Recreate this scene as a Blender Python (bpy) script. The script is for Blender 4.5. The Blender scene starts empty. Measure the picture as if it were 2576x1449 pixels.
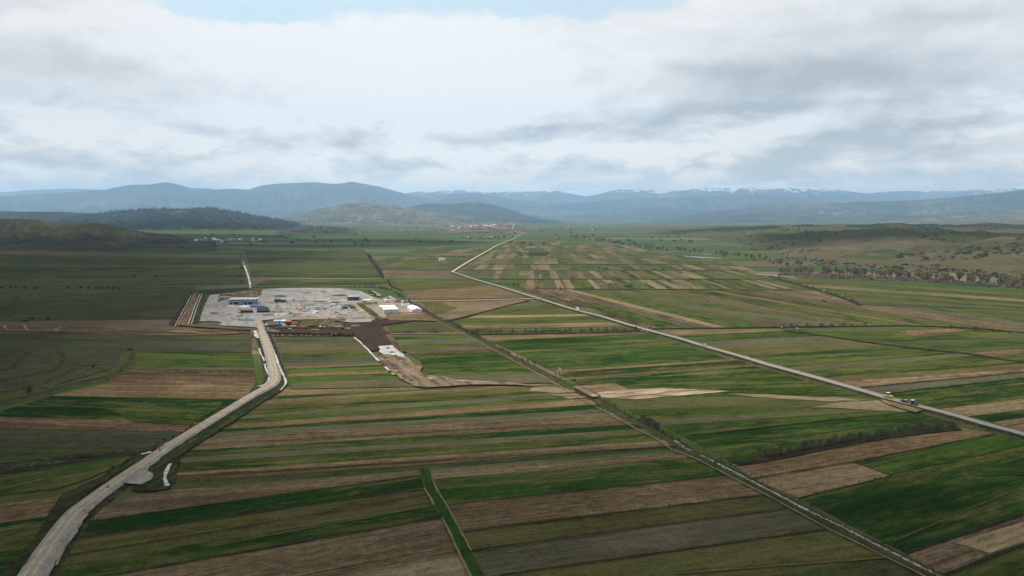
import bpy, bmesh, math, random
import numpy as np
from mathutils import Vector, Matrix
from mathutils.geometry import tessellate_polygon

rnd = random.Random(7)
SC = bpy.context.scene
COL = SC.collection

# ------------------------------------------------------------------ camera
CAM_H = 100.0                      # a drone 100 m above the plain
FPX, CX, CY, HOR = 1983.0, 1288.0, 724.5, 545.0
PITCH = math.atan((CY - HOR) / FPX)
cam = bpy.data.cameras.new('camera')
cam.sensor_width = 36.0
cam.lens = 36.0 * FPX / 2576.0
cam.clip_start = 1.0
cam.clip_end = 120000.0
cam_o = bpy.data.objects.new('camera', cam)
cam_o.location = (0, 0, CAM_H)
cam_o.rotation_euler = (math.pi / 2 - PITCH, 0, 0)
COL.objects.link(cam_o)
SC.camera = cam_o

# ------------------------------------------------------------------ light
SUN_AZ, SUN_EL = math.radians(-48), math.radians(46)      # from ahead (+Y), clockwise
SUN_DIR = Vector((math.sin(SUN_AZ) * math.cos(SUN_EL), math.cos(SUN_AZ) * math.cos(SUN_EL), math.sin(SUN_EL)))
sun = bpy.data.lights.new('sun', 'SUN')
sun.energy = 5.0
sun.angle = math.radians(3.0)
sun.color = (1.0, 0.92, 0.80)
sun_o = bpy.data.objects.new('sun', sun)
sun_o.rotation_euler = (-SUN_DIR).to_track_quat('-Z', 'Y').to_euler()
sun_o.location = (0, 0, 3000)
COL.objects.link(sun_o)

VS = SC.view_settings
VS.view_transform = 'Standard'
VS.look = 'None'
VS.exposure = 0.13
VS.gamma = 1.0
VS.use_curve_mapping = False
CY_ = SC.cycles
CY_.use_denoising = True
CY_.denoising_prefilter = 'ACCURATE'
CY_.max_bounces = 6
CY_.diffuse_bounces = 2
CY_.glossy_bounces = 2
CY_.transparent_max_bounces = 8
CY_.volume_bounces = 1
CY_.sample_clamp_indirect = 6.0
CY_.caustics_reflective = False
CY_.caustics_refractive = False


class NT:
    """small helper for node trees"""
    def __init__(s, tree):
        s.t = tree; s.n = tree.nodes; s.l = tree.links
    def new(s, ty, **kw):
        nd = s.n.new(ty)
        for k, v in kw.items():
            setattr(nd, k, v)
        return nd
    def put(s, sock, v):
        if isinstance(v, bpy.types.NodeSocket):
            s.l.new(v, sock)
        elif isinstance(v, (tuple, list)) and len(v) == 3 and sock.type == 'RGBA':
            sock.default_value = (*v, 1)
        else:
            sock.default_value = v
    def m(s, op, a, b=0.0, c=0.0, clamp=False):
        nd = s.new('ShaderNodeMath', operation=op, use_clamp=clamp)
        for i, v in enumerate((a, b, c)):
            s.put(nd.inputs[i], v)
        return nd.outputs[0]
    def vm(s, op, a, b=(0, 0, 0), out=0):
        nd = s.new('ShaderNodeVectorMath', operation=op)
        s.put(nd.inputs[0], a); s.put(nd.inputs[1], b)
        return nd.outputs[out]
    def xyz(s, v):
        nd = s.new('ShaderNodeSeparateXYZ'); s.put(nd.inputs[0], v)
        return nd.outputs
    def comb(s, x, y, z=0.0):
        nd = s.new('ShaderNodeCombineXYZ')
        for i, v in enumerate((x, y, z)):
            s.put(nd.inputs[i], v)
        return nd.outputs[0]
    def noise(s, v, scale=1.0, detail=3.0, rough=0.55, dist=0.0, color=False):
        nd = s.new('ShaderNodeTexNoise')
        s.put(nd.inputs['Vector'], v)
        nd.inputs['Scale'].default_value = scale; nd.inputs['Detail'].default_value = detail
        nd.inputs['Roughness'].default_value = rough; nd.inputs['Distortion'].default_value = dist
        return nd.outputs[1 if color else 0]
    def ss(s, v, a, b):
        """smooth step"""
        nd = s.new('ShaderNodeMapRange', interpolation_type='SMOOTHSTEP')
        s.put(nd.inputs[0], v); s.put(nd.inputs[1], a); s.put(nd.inputs[2], b)
        nd.inputs[3].default_value = 0; nd.inputs[4].default_value = 1
        return nd.outputs[0]
    def lin(s, v, a, b, c=0.0, d=1.0):
        nd = s.new('ShaderNodeMapRange'); nd.clamp = True
        for i, x in enumerate((v, a, b, c, d)):
            s.put(nd.inputs[i], x)
        return nd.outputs[0]
    def mix(s, f, a, b, blend='MIX'):
        nd = s.new('ShaderNodeMix', data_type='RGBA', blend_type=blend)
        s.put(nd.inputs[0], f); s.put(nd.inputs[6], a); s.put(nd.inputs[7], b)
        return nd.outputs[2]
    def scale(s, v, x, y, z=1.0):
        return s.vm('MULTIPLY', v, (x, y, z))


# ------------------------------------------------------------------ sky
world = bpy.data.worlds.new('World')
SC.world = world
world.use_nodes = True
w = NT(world.node_tree)
w.n.clear()
tc = w.new('ShaderNodeTexCoord')
DIR = tc.outputs['Generated']
dx, dy, dz = w.xyz(DIR)[:3]
sky = w.new('ShaderNodeTexSky', sky_type='NISHITA')
sky.sun_disc = False
sky.sun_elevation = SUN_EL
sky.sun_rotation = SUN_AZ
sky.air_density = 1.0; sky.dust_density = 1.6; sky.ozone_density = 1.0
# clouds are two flat layers seen in perspective: direction / height above the horizon
hz = w.m('ADD', w.m('MAXIMUM', dz, 0.0), 0.045)
PL = w.comb(w.m('DIVIDE', dx, hz), w.m('DIVIDE', dy, hz), 0.0)
big = w.noise(w.vm('ADD', PL, (3.1, 0.4, 2.0)), 0.16, 4.0, 0.5, 0.3)
med = w.noise(w.vm('ADD', w.scale(PL, 1, 0.8), (1.7, 5.2, 0.0)), 0.50, 6.0, 0.56, 0.35)
fin = w.noise(w.vm('ADD', PL, (9.0, 1.0, 4.0)), 1.5, 5.0, 0.6, 0.2)
# bearings of the large features (tangent coordinates about north)
ay = w.m('MAXIMUM', dy, 0.05)
TX = w.m('DIVIDE', dx, ay)
TZ = w.m('DIVIDE', dz, ay)
ahead = w.ss(dy, 0.05, 0.4)
wob = w.noise(w.vm('MULTIPLY', DIR, (1.0, 1.0, 2.2)), 5.0, 8.0, 0.62, 0.3, True)
wx, wy, wz = w.xyz(wob)[:3]
TXw = w.m('ADD', TX, w.m('MULTIPLY', w.m('SUBTRACT', wx, 0.5), 0.42))
TZw = w.m('ADD', TZ, w.m('MULTIPLY', w.m('SUBTRACT', wz, 0.5), 0.13))
def blob(px, py, sx, sy, tilt=0.0):
    """soft cloud lobe about a bearing"""
    X0, Z0 = (px - CX) / FPX, (HOR - py) / FPX
    a = w.m('SUBTRACT', TXw, X0)
    b = w.m('SUBTRACT', w.m('SUBTRACT', TZw, Z0), w.m('MULTIPLY', a, tilt))
    q = w.m('ADD', w.m('POWER', w.m('ABSOLUTE', w.m('DIVIDE', a, sx / FPX)), 2.0),
            w.m('POWER', w.m('ABSOLUTE', w.m('DIVIDE', b, sy / FPX)), 2.0))
    return w.m('MULTIPLY', w.m('POWER', 2.718, w.m('MULTIPLY', q, -1.0)), ahead)
def total(items):
    out = None
    for amp, bl in items:
        v = w.m('MULTIPLY', bl, amp * 1.45)
        out = v if out is None else w.m('ADD', out, v)
    return out
shade = total([(0.52, blob(1990, 215, 470, 62, 0.10)), (0.50, blob(2240, 340, 260, 38, 0.16)),
               (0.42, blob(1330, 345, 300, 26, 0.02)), (0.40, blob(1900, 300, 330, 26, 0.05)),
               (0.34, blob(2420, 430, 330, 26, 0.05)), (0.30, blob(190, 190, 300, 60, -0.05)),
               (0.34, blob(420, 390, 300, 22, 0.0)), (0.30, blob(60, 395, 180, 26, 0.0)),
               (0.20, blob(20, 40, 190, 34, 0.0)), (0.34, blob(1100, 425, 420, 18, 0.0)),
               (0.30, blob(1850, 410, 320, 18, 0.04)), (0.30, blob(2300, 60, 420, 50, 0.12))])
light = total([(0.22, blob(1180, 240, 460, 120, 0.0)), (0.42, blob(100, 322, 110, 34, 0.0)),
               (0.22, blob(1650, 385, 300, 20, 0.10)), (0.24, blob(2450, 250, 220, 26, 0.25)),
               (0.25, blob(700, 130, 420, 70, -0.05)), (0.22, blob(640, 345, 180, 20, 0.1)),
               (0.2, blob(2480, 335, 110, 30, 0.1))])
puff = w.noise(w.vm('MULTIPLY', w.vm('ADD', DIR, (0.3, 0.0, 0.7)), (1.0, 1.0, 2.8)), 7.0, 8.0, 0.60, 0.4)
def relief(sc, off):
    q = w.vm('MULTIPLY', w.vm('ADD', DIR, (0.3, 0.0, 0.7)), (1.0, 1.0, 2.6))
    q2 = w.vm('ADD', q, (-off * 0.6, 0.0, off * 2.6))
    return w.m('SUBTRACT', w.noise(q, sc, 7.0, 0.58, 0.4), w.noise(q2, sc, 7.0, 0.58, 0.4))     # cloud tops catch the light, bases stay grey
low = w.m('SUBTRACT', 1.0, w.ss(dz, 0.02, 0.20))
bright = w.m('ADD', 0.885, w.m('MULTIPLY', w.m('SUBTRACT', med, 0.5), w.m('ADD', 0.45, w.m('MULTIPLY', low, 0.7))))
bright = w.m('ADD', bright, w.m('MULTIPLY', w.m('SUBTRACT', big, 0.5), 0.4))
bright = w.m('ADD', bright, w.m('MULTIPLY', w.m('SUBTRACT', puff, 0.5), w.m('ADD', 0.60, w.m('MULTIPLY', low, 1.5))))
bright = w.m('ADD', bright, w.m('MULTIPLY', relief(6.5, 0.016), w.m('ADD', 0.5, w.m('MULTIPLY', low, 2.6))))
bright = w.m('ADD', w.m('SUBTRACT', bright, shade), light)
bright = w.m('SUBTRACT', bright, w.m('MULTIPLY', low, 0.05))
bright = w.lin(bright, 0.22, 1.0, 0.0, 1.0)
cloud_col = w.mix(bright, (0.47, 0.49, 0.50), (0.92, 0.915, 0.90))
warm = w.m('SUBTRACT', 1.0, w.ss(dz, 0.0, 0.13))
cloud_col = w.mix(warm, cloud_col, w.mix(1.0, cloud_col, (1.75, 1.42, 1.02), 'MULTIPLY'))
# the break in the cloud with blue behind it
gap = total([(1.0, blob(900, -25, 640, 80, -0.02)), (0.55, blob(1420, 30, 260, 55, 0.1)), (0.35, blob(560, 20, 160, 42, 0.0))])
gap = w.m('ADD', gap, w.m('MULTIPLY', w.m('SUBTRACT', med, 0.5), 0.9))
gap = w.m('ADD', gap, w.m('MULTIPLY', w.m('SUBTRACT', fin, 0.5), 0.35))
hole = w.m('MULTIPLY', w.ss(gap, 0.42, 0.95), 0.9)
bg_sky = w.new('ShaderNodeBackground'); w.put(bg_sky.inputs[0], sky.outputs[0]); bg_sky.inputs[1].default_value = 0.10
bg_veil = w.new('ShaderNodeBackground'); w.put(bg_veil.inputs[0], (0.64, 0.82, 0.92)); bg_veil.inputs[1].default_value = 1.0
mx0 = w.new('ShaderNodeMixShader'); mx0.inputs[0].default_value = 0.86
w.l.new(bg_sky.outputs[0], mx0.inputs[1]); w.l.new(bg_veil.outputs[0], mx0.inputs[2])
bg_c = w.new('ShaderNodeBackground'); w.put(bg_c.inputs[0], cloud_col); bg_c.inputs[1].default_value = 1.0
mx1 = w.new('ShaderNodeMixShader')
w.l.new(hole, mx1.inputs[0]); w.l.new(bg_c.outputs[0], mx1.inputs[1]); w.l.new(mx0.outputs[0], mx1.inputs[2])
wo = w.new('ShaderNodeOutputWorld')
w.l.new(mx1.outputs[0], wo.inputs[0])
world.cycles.sampling_method = 'MANUAL'
world.cycles.sample_map_resolution = 512


# ------------------------------------------------------------------ helpers
def G(px, py, z=0.0):
    """point of the plain (height z) that the drone sees at a picture point of a 2576 px wide frame"""
    a, b = (px - CX) / FPX, -(py - CY) / FPX
    c, s = math.cos(PITCH), math.sin(PITCH)
    d = (a, c + b * s, -s + b * c)
    t = (z - CAM_H) / d[2]
    return Vector((d[0] * t, d[1] * t, z))

def tag(o, label=None, cat=None, group=None, kind=None):
    if label: o['label'] = label
    if cat: o['category'] = cat
    if group: o['group'] = group
    if kind: o['kind'] = kind
    return o

def link(name, me, mat=None, parent=None, kind=None):
    o = bpy.data.objects.new(name, me)
    COL.objects.link(o)
    if mat is not None and not me.materials:
        me.materials.append(mat)
    if parent is not None:
        o.parent = parent
    if kind: o['kind'] = kind
    return o

def empty(name, loc=(0, 0, 0), rz=0.0):
    o = bpy.data.objects.new(name, None)
    o.location = loc
    o.rotation_euler = (0, 0, rz)
    o.empty_display_size = 0.5
    COL.objects.link(o)
    return o

def bm_mesh(bm, name, smooth=False):
    me = bpy.data.meshes.new(name)
    bm.normal_update()
    bm.to_mesh(me); bm.free()
    if smooth:
        me.polygons.foreach_set('use_smooth', [True] * len(me.polygons))
    return me

# value noise in numpy for terrain
_T = np.random.RandomState(3).rand(256, 256)
def vnoise(x, y):
    x = np.asarray(x, float); y = np.asarray(y, float)
    xi = np.floor(x).astype(int); yi = np.floor(y).astype(int)
    fx = x - xi; fy = y - yi
    fx = fx * fx * (3 - 2 * fx); fy = fy * fy * (3 - 2 * fy)
    a = _T[xi % 256, yi % 256]; b = _T[(xi + 1) % 256, yi % 256]
    c = _T[xi % 256, (yi + 1) % 256]; d = _T[(xi + 1) % 256, (yi + 1) % 256]
    return (a * (1 - fx) + b * fx) * (1 - fy) + (c * (1 - fx) + d * fx) * fy
def fbm(x, y, o=4):
    s, a, t = 0.0, 1.0, 0.0
    for i in range(o):
        s = s + a * vnoise(x * 2 ** i + 17.3 * i, y * 2 ** i + 9.1 * i); t += a; a *= 0.5
    return s / t

# ------------------------------------------------------------------ materials
def new_mat(name):
    m = bpy.data.materials.new(name)
    m.use_nodes = True
    t = NT(m.node_tree); t.n.clear()
    out = t.new('ShaderNodeOutputMaterial')
    bs = t.new('ShaderNodeBsdfPrincipled')
    t.l.new(bs.outputs[0], out.inputs[0])
    bs.inputs['Roughness'].default_value = 0.9
    bs.inputs['Specular IOR Level'].default_value = 0.15
    return m, t, bs

def plain(name, col, rough=0.6, metal=0.0, var=0.12, scale=1.5, spec=0.3):
    """paint, metal or plaster with uneven wear"""
    m, t, bs = new_mat(name)
    g = t.new('ShaderNodeTexCoord')
    n = t.noise(g.outputs['Object'], scale, 4.0, 0.6)
    f = t.lin(n, 0.3, 0.7, 1.0 - var, 1.0 + var)
    c = t.vm('SCALE', col); c.node.inputs['Scale'].default_value = 1.0
    t.l.new(f, c.node.inputs['Scale'])
    t.put(bs.inputs['Base Color'], c)
    bs.inputs['Roughness'].default_value = rough
    bs.inputs['Metallic'].default_value = metal
    bs.inputs['Specular IOR Level'].default_value = spec
    return m

def field_mat(name, dry, dry_amt, streak, speck, furrow, patch=0.060, tram=0.0, lush=None):
    """soil or crop: object colour, streaks along the drilling direction, dry or bare patches, clods; 'edge' marks the field's margin"""
    m, t, bs = new_mat(name)
    oi = t.new('ShaderNodeObjectInfo')
    uv = t.new('ShaderNodeUVMap', uv_map='UVMap').outputs[0]
    off = t.comb(t.m('MULTIPLY', oi.outputs['Random'], 431.0), t.m('MULTIPLY', oi.outputs['Random'], 173.0), 0.0)
    sz = t.m('ADD', 0.65, t.m('MULTIPLY', t.m('FRACT', t.m('MULTIPLY', oi.outputs['Random'], 37.0)), 0.9))
    ps = t.vm('SCALE', uv); t.l.new(sz, ps.node.inputs['Scale'])
    p = t.vm('ADD', ps, off)
    base = oi.outputs['Color']
    def ct(n, k=0.20):                       # contrast: -1 .. 1
        return t.lin(n, 0.5 - k, 0.5 + k, -1.0, 1.0)
    n_pat = t.noise(t.scale(p, 0.30, 1.7), patch, 6.0, 0.68, 0.7)
    n_str = ct(t.noise(t.scale(p, 0.03, 1.0), 0.60, 3.0, 0.6))
    n_str2 = ct(t.noise(t.scale(p, 0.012, 1.0), 0.14, 4.0, 0.62))
    n_sp = t.noise(t.scale(p, 0.6, 1.0), 1.5, 4.0, 0.8)
    n_sp2 = ct(t.noise(t.scale(p, 0.55, 1.0), 0.30, 5.0, 0.78))
    n_big = ct(t.noise(p, 0.018, 3.0, 0.55, 0.5))
    f = t.m('ADD', 1.0, t.m('MULTIPLY', n_str, streak))
    f = t.m('ADD', f, t.m('MULTIPLY', n_str2, streak * 1.1))
    f = t.m('ADD', f, t.m('MULTIPLY', ct(n_sp, 0.22), speck * 1.1))
    f = t.m('ADD', f, t.m('MULTIPLY', n_sp2, speck))
    f = t.m('ADD', f, t.m('MULTIPLY', n_big, 0.20))
    if tram:
        fr = t.m('MULTIPLY', t.m('FRACT', t.m('DIVIDE', t.xyz(p)[1], 14.0)), 14.0)
        tl = t.m('SUBTRACT', 1.0, t.ss(t.m('ABSOLUTE', t.m('SUBTRACT', t.m('ABSOLUTE', t.m('SUBTRACT', fr, 7.0)), 0.95)), 0.12, 0.42))
        f = t.m('SUBTRACT', f, t.m('MULTIPLY', t.m('MULTIPLY', tl, t.ss(n_big, -0.6, 0.4)), tram))
    if furrow:
        vv = t.xyz(p)[1]
        wv = t.m('SINE', t.m('ADD', t.m('MULTIPLY', vv, 2.2), t.m('MULTIPLY', n_sp2, 1.4)))
        f = t.m('ADD', f, t.m('MULTIPLY', wv, furrow))
    f = t.m('MAXIMUM', f, 0.30)
    q = t.m('ADD', n_pat, t.m('MULTIPLY', n_sp2, 0.09))
    q = t.m('ADD', q, t.m('MULTIPLY', n_str2, 0.11))
    pf = t.m('MULTIPLY', t.ss(q, 0.43, 0.64), dry_amt)
    c = t.mix(pf, base, dry)
    if lush:
        n_l = t.m('ADD', t.noise(t.scale(t.vm('ADD', p, (77, 31, 5)), 0.35, 1.2), patch * 0.8, 6.0, 0.66, 0.9), t.m('MULTIPLY', n_sp2, 0.06))
        c = t.mix(t.m('MULTIPLY', t.ss(n_l, 0.48, 0.62), 0.8), c, lush)
    at = t.new('ShaderNodeAttribute', attribute_name='edge').outputs['Fac']
    en = t.m('MULTIPLY', t.m('ADD', at, t.m('MULTIPLY', n_sp2, 0.35)), at)
    ef = t.m('MULTIPLY', t.ss(en, 0.35, 0.85), 0.34)
    c = t.mix(ef, c, (0.055, 0.055, 0.026))
    sc = t.vm('SCALE', c); t.l.new(f, sc.node.inputs['Scale'])
    t.put(bs.inputs['Base Color'], sc)
    bs.inputs['Roughness'].default_value = 1.0
    bs.inputs['Specular IOR Level'].default_value = 0.0
    bp = t.new('ShaderNodeBump'); bp.inputs['Strength'].default_value = 0.5; bp.inputs['Distance'].default_value = 0.4
    t.l.new(n_sp, bp.inputs['Height']); t.l.new(bp.outputs[0], bs.inputs['Normal'])
    return m

M = {}
M['crop'] = field_mat('crop_leaves', (0.092, 0.084, 0.030), 0.80, 0.16, 0.36, 0.05, 0.060, 0.40, (0.011, 0.032, 0.009))
M['soil'] = field_mat('ploughed_soil', (0.185, 0.142, 0.085), 0.55, 0.15, 0.42, 0.13)
M['fallow'] = field_mat('fallow_grass', (0.046, 0.066, 0.020), 0.65, 0.20, 0.42, 0.04)
M['pad'] = field_mat('gravel_pad', (0.20, 0.18, 0.155), 0.8, 0.08, 0.20, 0.0, 0.06)
M['mud'] = field_mat('bare_mud', (0.055, 0.038, 0.028), 0.75, 0.05, 0.30, 0.0, 0.11)

# colour (albedo) and surface of each kind of field
K = {
    'G1': ('crop', (0.036, 0.080, 0.015)), 'G2': ('crop', (0.015, 0.040, 0.011)), 'G3': ('crop', (0.046, 0.070, 0.019)),
    'G4': ('crop', (0.026, 0.056, 0.013)), 'YG': ('crop', (0.085, 0.105, 0.022)),
    'OL': ('fallow', (0.090, 0.080, 0.034)), 'OD': ('fallow', (0.056, 0.058, 0.028)), 'GY': ('fallow', (0.094, 0.083, 0.056)),
    'GD': ('fallow', (0.052, 0.050, 0.036)),
    'BR': ('soil', (0.116, 0.083, 0.047)), 'RB': ('soil', (0.106, 0.062, 0.039)), 'DB': ('soil', (0.044, 0.030, 0.023)),
    'BB': ('soil', (0.082, 0.056, 0.036)), 'TN': ('soil', (0.190, 0.152, 0.092)), 'PK': ('soil', (0.145, 0.110, 0.070)),
    'SD': ('mud', (0.34, 0.29, 0.21)), 'MU': ('mud', (0.20, 0.155, 0.108)), 'MD': ('mud', (0.050, 0.034, 0.026)),
    'GV': ('pad', (0.275, 0.265, 0.25)), 'GB': ('pad', (0.27, 0.225, 0.175)), 'DG': ('fallow', (0.034, 0.034, 0.021)),
}
NL = [0]
def lift(base=0.02):
    NL[0] += 1
    return base + 0.0008 * NL[0]

def poly_mesh(pts, name, inset=1.2, jit=0.25, dirv=None, z=0.0):
    """flat sheet with an uneven margin; UV in metres along / across"""
    P = []
    n = len(pts)
    for i in range(n):
        a, b = pts[i], pts[(i + 1) % n]
        L = (b - a).length
        dist = max(60.0, min(a.length, b.length))
        k = max(1, min(60, int(L / max(3.0, dist * 0.012))))
        nr = Vector((-(b - a).y, (b - a).x, 0)).normalized() if L > 0 else Vector((0, 0, 0))
        for j in range(k):
            q = a.lerp(b, j / k)
            if j:
                q = q + nr * (rnd.uniform(-jit, jit))
            P.append(q)
    if dirv is None:
        best = max(range(n), key=lambda i: (pts[(i + 1) % n] - pts[i]).length)
        dirv = pts[(best + 1) % n] - pts[best]
    dirv = Vector((dirv.x, dirv.y, 0)).normalized()
    nrm = Vector((-dirv.y, dirv.x, 0))
    bm = bmesh.new()
    vs = [bm.verts.new((q.x, q.y, z)) for q in P]
    f = bm.faces.new(vs)
    f.normal_update()
    if f.normal.z < 0:
        f.normal_flip()
    ed = bm.verts.layers.float.new('edge')
    for v in bm.verts:
        v[ed] = 1.0
    area = f.calc_area(); per = f.calc_perimeter()
    th = min(inset, 0.22 * area / per) if per > 0 else 0
    if inset > 0 and th > 0.05:
        bmesh.ops.inset_region(bm, faces=[f], thickness=th, use_even_offset=False)
        inner = max(bm.faces, key=lambda q: len(q.verts))
        for v in inner.verts:
            v[ed] = 0.0
    elif inset <= 0:
        for v in bm.verts:
            v[ed] = 0.0
    bmesh.ops.triangulate(bm, faces=[q for q in bm.faces if len(q.verts) > 4])
    uv = bm.loops.layers.uv.new('UVMap')
    o0 = P[0]
    for q in bm.faces:
        for l in q.loops:
            d = Vector((l.vert.co.x - o0.x, l.vert.co.y - o0.y, 0))
            l[uv].uv = (d.dot(dirv), d.dot(nrm))
    return bm_mesh(bm, name)

def field(kind, pts, name='field', d=None, jit=0.25, base=0.02, inset=1.2, tint=0.10):
    """one field: picture points of its corners on the plain"""
    mk, col = K[kind]
    zl = lift(base)
    W = [Vector((*G(p[0], p[1], zl)[:2], 0)) for p in pts]
    dv = None if d is None else G(*d[1]) - G(*d[0])
    me = poly_mesh(W, name, inset, jit, dv, zl)
    o = link(name, me, M[mk], kind='structure')
    dist = sum(q.length for q in W) / len(W)
    far = 0.5 * min(1.0, max(0.0, (dist - 450) / 1300.0)) if name == 'field' else 0.0      # colour drawn towards a common olive with distance
    col = [q * (1 - far) + m_ * far for q, m_ in zip(col, (0.078, 0.078, 0.036))]
    v = rnd.uniform(1 - tint, 1 + tint); h = rnd.uniform(-0.05, 0.05)
    o.color = (col[0] * v * (1 + h), col[1] * v, col[2] * v * (1 - h), 1)
    return o

def isect(p, q, a, b):
    x1, y1, x2, y2 = *p, *q
    x3, y3, x4, y4 = *a, *b
    den = (x1 - x2) * (y3 - y4) - (y1 - y2) * (x3 - x4)
    if abs(den) < 1e-9: return None
    t = ((x1 - x3) * (y3 - y4) - (y1 - y3) * (x3 - x4)) / den
    u = ((x1 - x3) * (y1 - y2) - (y1 - y3) * (x1 - x2)) / den
    return t, u

def hit(line, side):
    """where a field boundary meets a side polyline: (position along polyline, point)"""
    best = None
    for i in range(len(side) - 1):
        r = isect(line[0], line[1], side[i], side[i + 1])
        if r is None: continue
        t, u = r
        lo, hi = (-1e9 if i == 0 else -1e-6), (1e9 if i == len(side) - 2 else 1 + 1e-6)
        if lo <= u <= hi:
            a, b = side[i], side[i + 1]
            c = (i + u, (a[0] + (b[0] - a[0]) * u, a[1] + (b[1] - a[1]) * u))
            if best is None or abs(u - 0.5) < best[2]:
                best = (c[0], c[1], abs(u - 0.5))
    return best[:2]

def strips(lines, kinds, left, right, **kw):
    """neighbouring strips between boundary lines, ending on two side polylines"""
    H = [(hit(l, left), hit(l, right)) for l in lines]
    out = []
    for i, k in enumerate(kinds):
        if k is None: continue
        (l0, r0), (l1, r1) = H[i], H[i + 1]
        pts = [l0[1], r0[1]]
        mids = [j for j in range(len(right)) if r0[0] + 0.05 < j < r1[0] - 0.05]
        pts += [right[j] for j in mids] + [r1[1], l1[1]]
        mids = [j for j in range(len(left)) if l0[0] + 0.05 < j < l1[0] - 0.05]
        pts += [left[j] for j in reversed(mids)]
        out.append(field(k, pts, d=(l0[1], r0[1]), **kw))
    return out

# ------------------------------------------------------------------ the plain
m, t, bs = new_mat('plain_patchwork')
gp = t.new('ShaderNodeNewGeometry').outputs['Position']
rot = t.new('ShaderNodeMapping'); rot.inputs['Rotation'].default_value = (0, 0, math.radians(8))
t.l.new(gp, rot.inputs[0])
wv = t.noise(gp, 0.0012, 3.0, 0.5, 0.0, True)
pp = t.vm('ADD', t.scale(rot.outputs[0], 0.0016, 0.0075, 0.0), t.vm('SCALE', wv))
pp.node.inputs[1].links[0].from_node.inputs['Scale'].default_value = 1.2
vo = t.new('ShaderNodeTexVoronoi', distance='CHEBYCHEV'); t.put(vo.inputs['Vector'], pp); vo.inputs['Scale'].default_value = 1.0
cell = t.xyz(vo.outputs['Color'])[0]
rp = t.new('ShaderNodeValToRGB'); rp.color_ramp.interpolation = 'CONSTANT'
els = rp.color_ramp.elements
stops = [(0, (0.052, 0.082, 0.026)), (0.25, (0.075, 0.082, 0.038)), (0.42, (0.040, 0.078, 0.022)), (0.6, (0.105, 0.085, 0.055)),
         (0.72, (0.060, 0.072, 0.034)), (0.85, (0.085, 0.090, 0.050)), (0.94, (0.15, 0.12, 0.08))]
els[0].position = 0; els[0].color = (*stops[0][1], 1); els[1].position = stops[1][0]; els[1].color = (*stops[1][1], 1)
for p_, c_ in stops[2:]:
    e = els.new(p_); e.color = (*c_, 1)
t.l.new(cell, rp.inputs[0])
n1 = t.noise(t.scale(gp, 0.25, 1.0), 0.012, 5.0, 0.65)
n2 = t.noise(t.scale(gp, 0.12, 1.0), 0.09, 4.0, 0.65)
n3 = t.noise(gp, 0.6, 4.0, 0.7)
f = t.m('ADD', 0.15, t.m('ADD', t.m('MULTIPLY', n1, 0.7), t.m('ADD', t.m('MULTIPLY', n2, 0.6), t.m('MULTIPLY', n3, 0.45))))
bushy = t.ss(t.noise(gp, 0.02, 5.0, 0.75), 0.60, 0.68)
c = t.mix(t.m('MULTIPLY', bushy, 0.55), rp.outputs[0], (0.028, 0.036, 0.018))
s = t.vm('SCALE', c); t.l.new(f, s.node.inputs['Scale'])
t.put(bs.inputs['Base Color'], s); bs.inputs['Specular IOR Level'].default_value = 0.0
M['plain'] = m
bm = bmesh.new()
bmesh.ops.create_grid(bm, x_segments=40, y_segments=40, size=1.0)
for v in bm.verts:
    v.co = (v.co.x * 45000, 28500 + v.co.y * 31500, 0.0)
link('ground', bm_mesh(bm, 'ground'), M['plain'], kind='structure')

# ------------------------------------------------------------------ fields
HW = 2900        # sheets run on past the picture
# between the gravel road and the long ditch
L1 = [(735, 962), (700, 990), (644, 1023), (600, 1053), (557, 1080), (500, 1118), (462, 1142), (446, 1170), (440, 1215)]
R1 = [(1375, 950), (1388, 956), (1440, 985), (1505, 1015), (1553, 1040), (1610, 1073), (1670, 1108), (1693, 1123), (1735, 1150)]
def ln(ya, yb): return ((669, ya), (1288, yb))
strips([ln(*q) for q in [(977, 962), (997, 966), (1006, 970), (1014, 976), (1029, 988), (1041, 995), (1050, 1008), (1061, 1017), (1072, 1031),
                         (1080, 1043), (1093, 1055), (1121, 1085), (1137, 1099), (1151, 1112), (1174, 1133), (1185, 1140), (1198, 1151), (1213, 1163)]],
       ['BR', 'G3', 'BR', 'OL', 'G4', 'GY', 'G3', 'BR', 'G2', 'GY', 'BR', 'G2', 'GY', 'G3', 'BR', 'BR', 'OD'], L1, R1)
# below the reed hedge, west of the short grass ditch
L2 = [(425, 1231), (362, 1239), (252, 1277), (212, 1312), (182, 1355), (145, 1422), (95, 1500), (60, 1560)]
R2 = [(1056, 1180), (1058, 1195), (1067, 1227), (1089, 1272), (1112, 1302), (1128, 1330), (1150, 1375), (1172, 1420), (1200, 1475), (1240, 1560)]
field('BR', [(250, 1280), (362, 1241), (425, 1233), (644, 1217.5), (1056, 1186), (1056.5, 1194.5), (644, 1252.5), (212, 1312)], d=((425, 1240), (1050, 1190)))
strips([((212, 1312), (1056.5, 1194.5)), ((182, 1354.5), (1066.5, 1226)), ((644, 1314), (1069, 1247)), ((150, 1422), (1089, 1272)),
        ((275, 1447), (1111.5, 1301)), ((280, 1560), (1200, 1388)), ((500, 1600), (1240, 1470))],
       ['G2', 'OL', 'OL', 'G4', 'BR', 'TN'], L2, R2)
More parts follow.
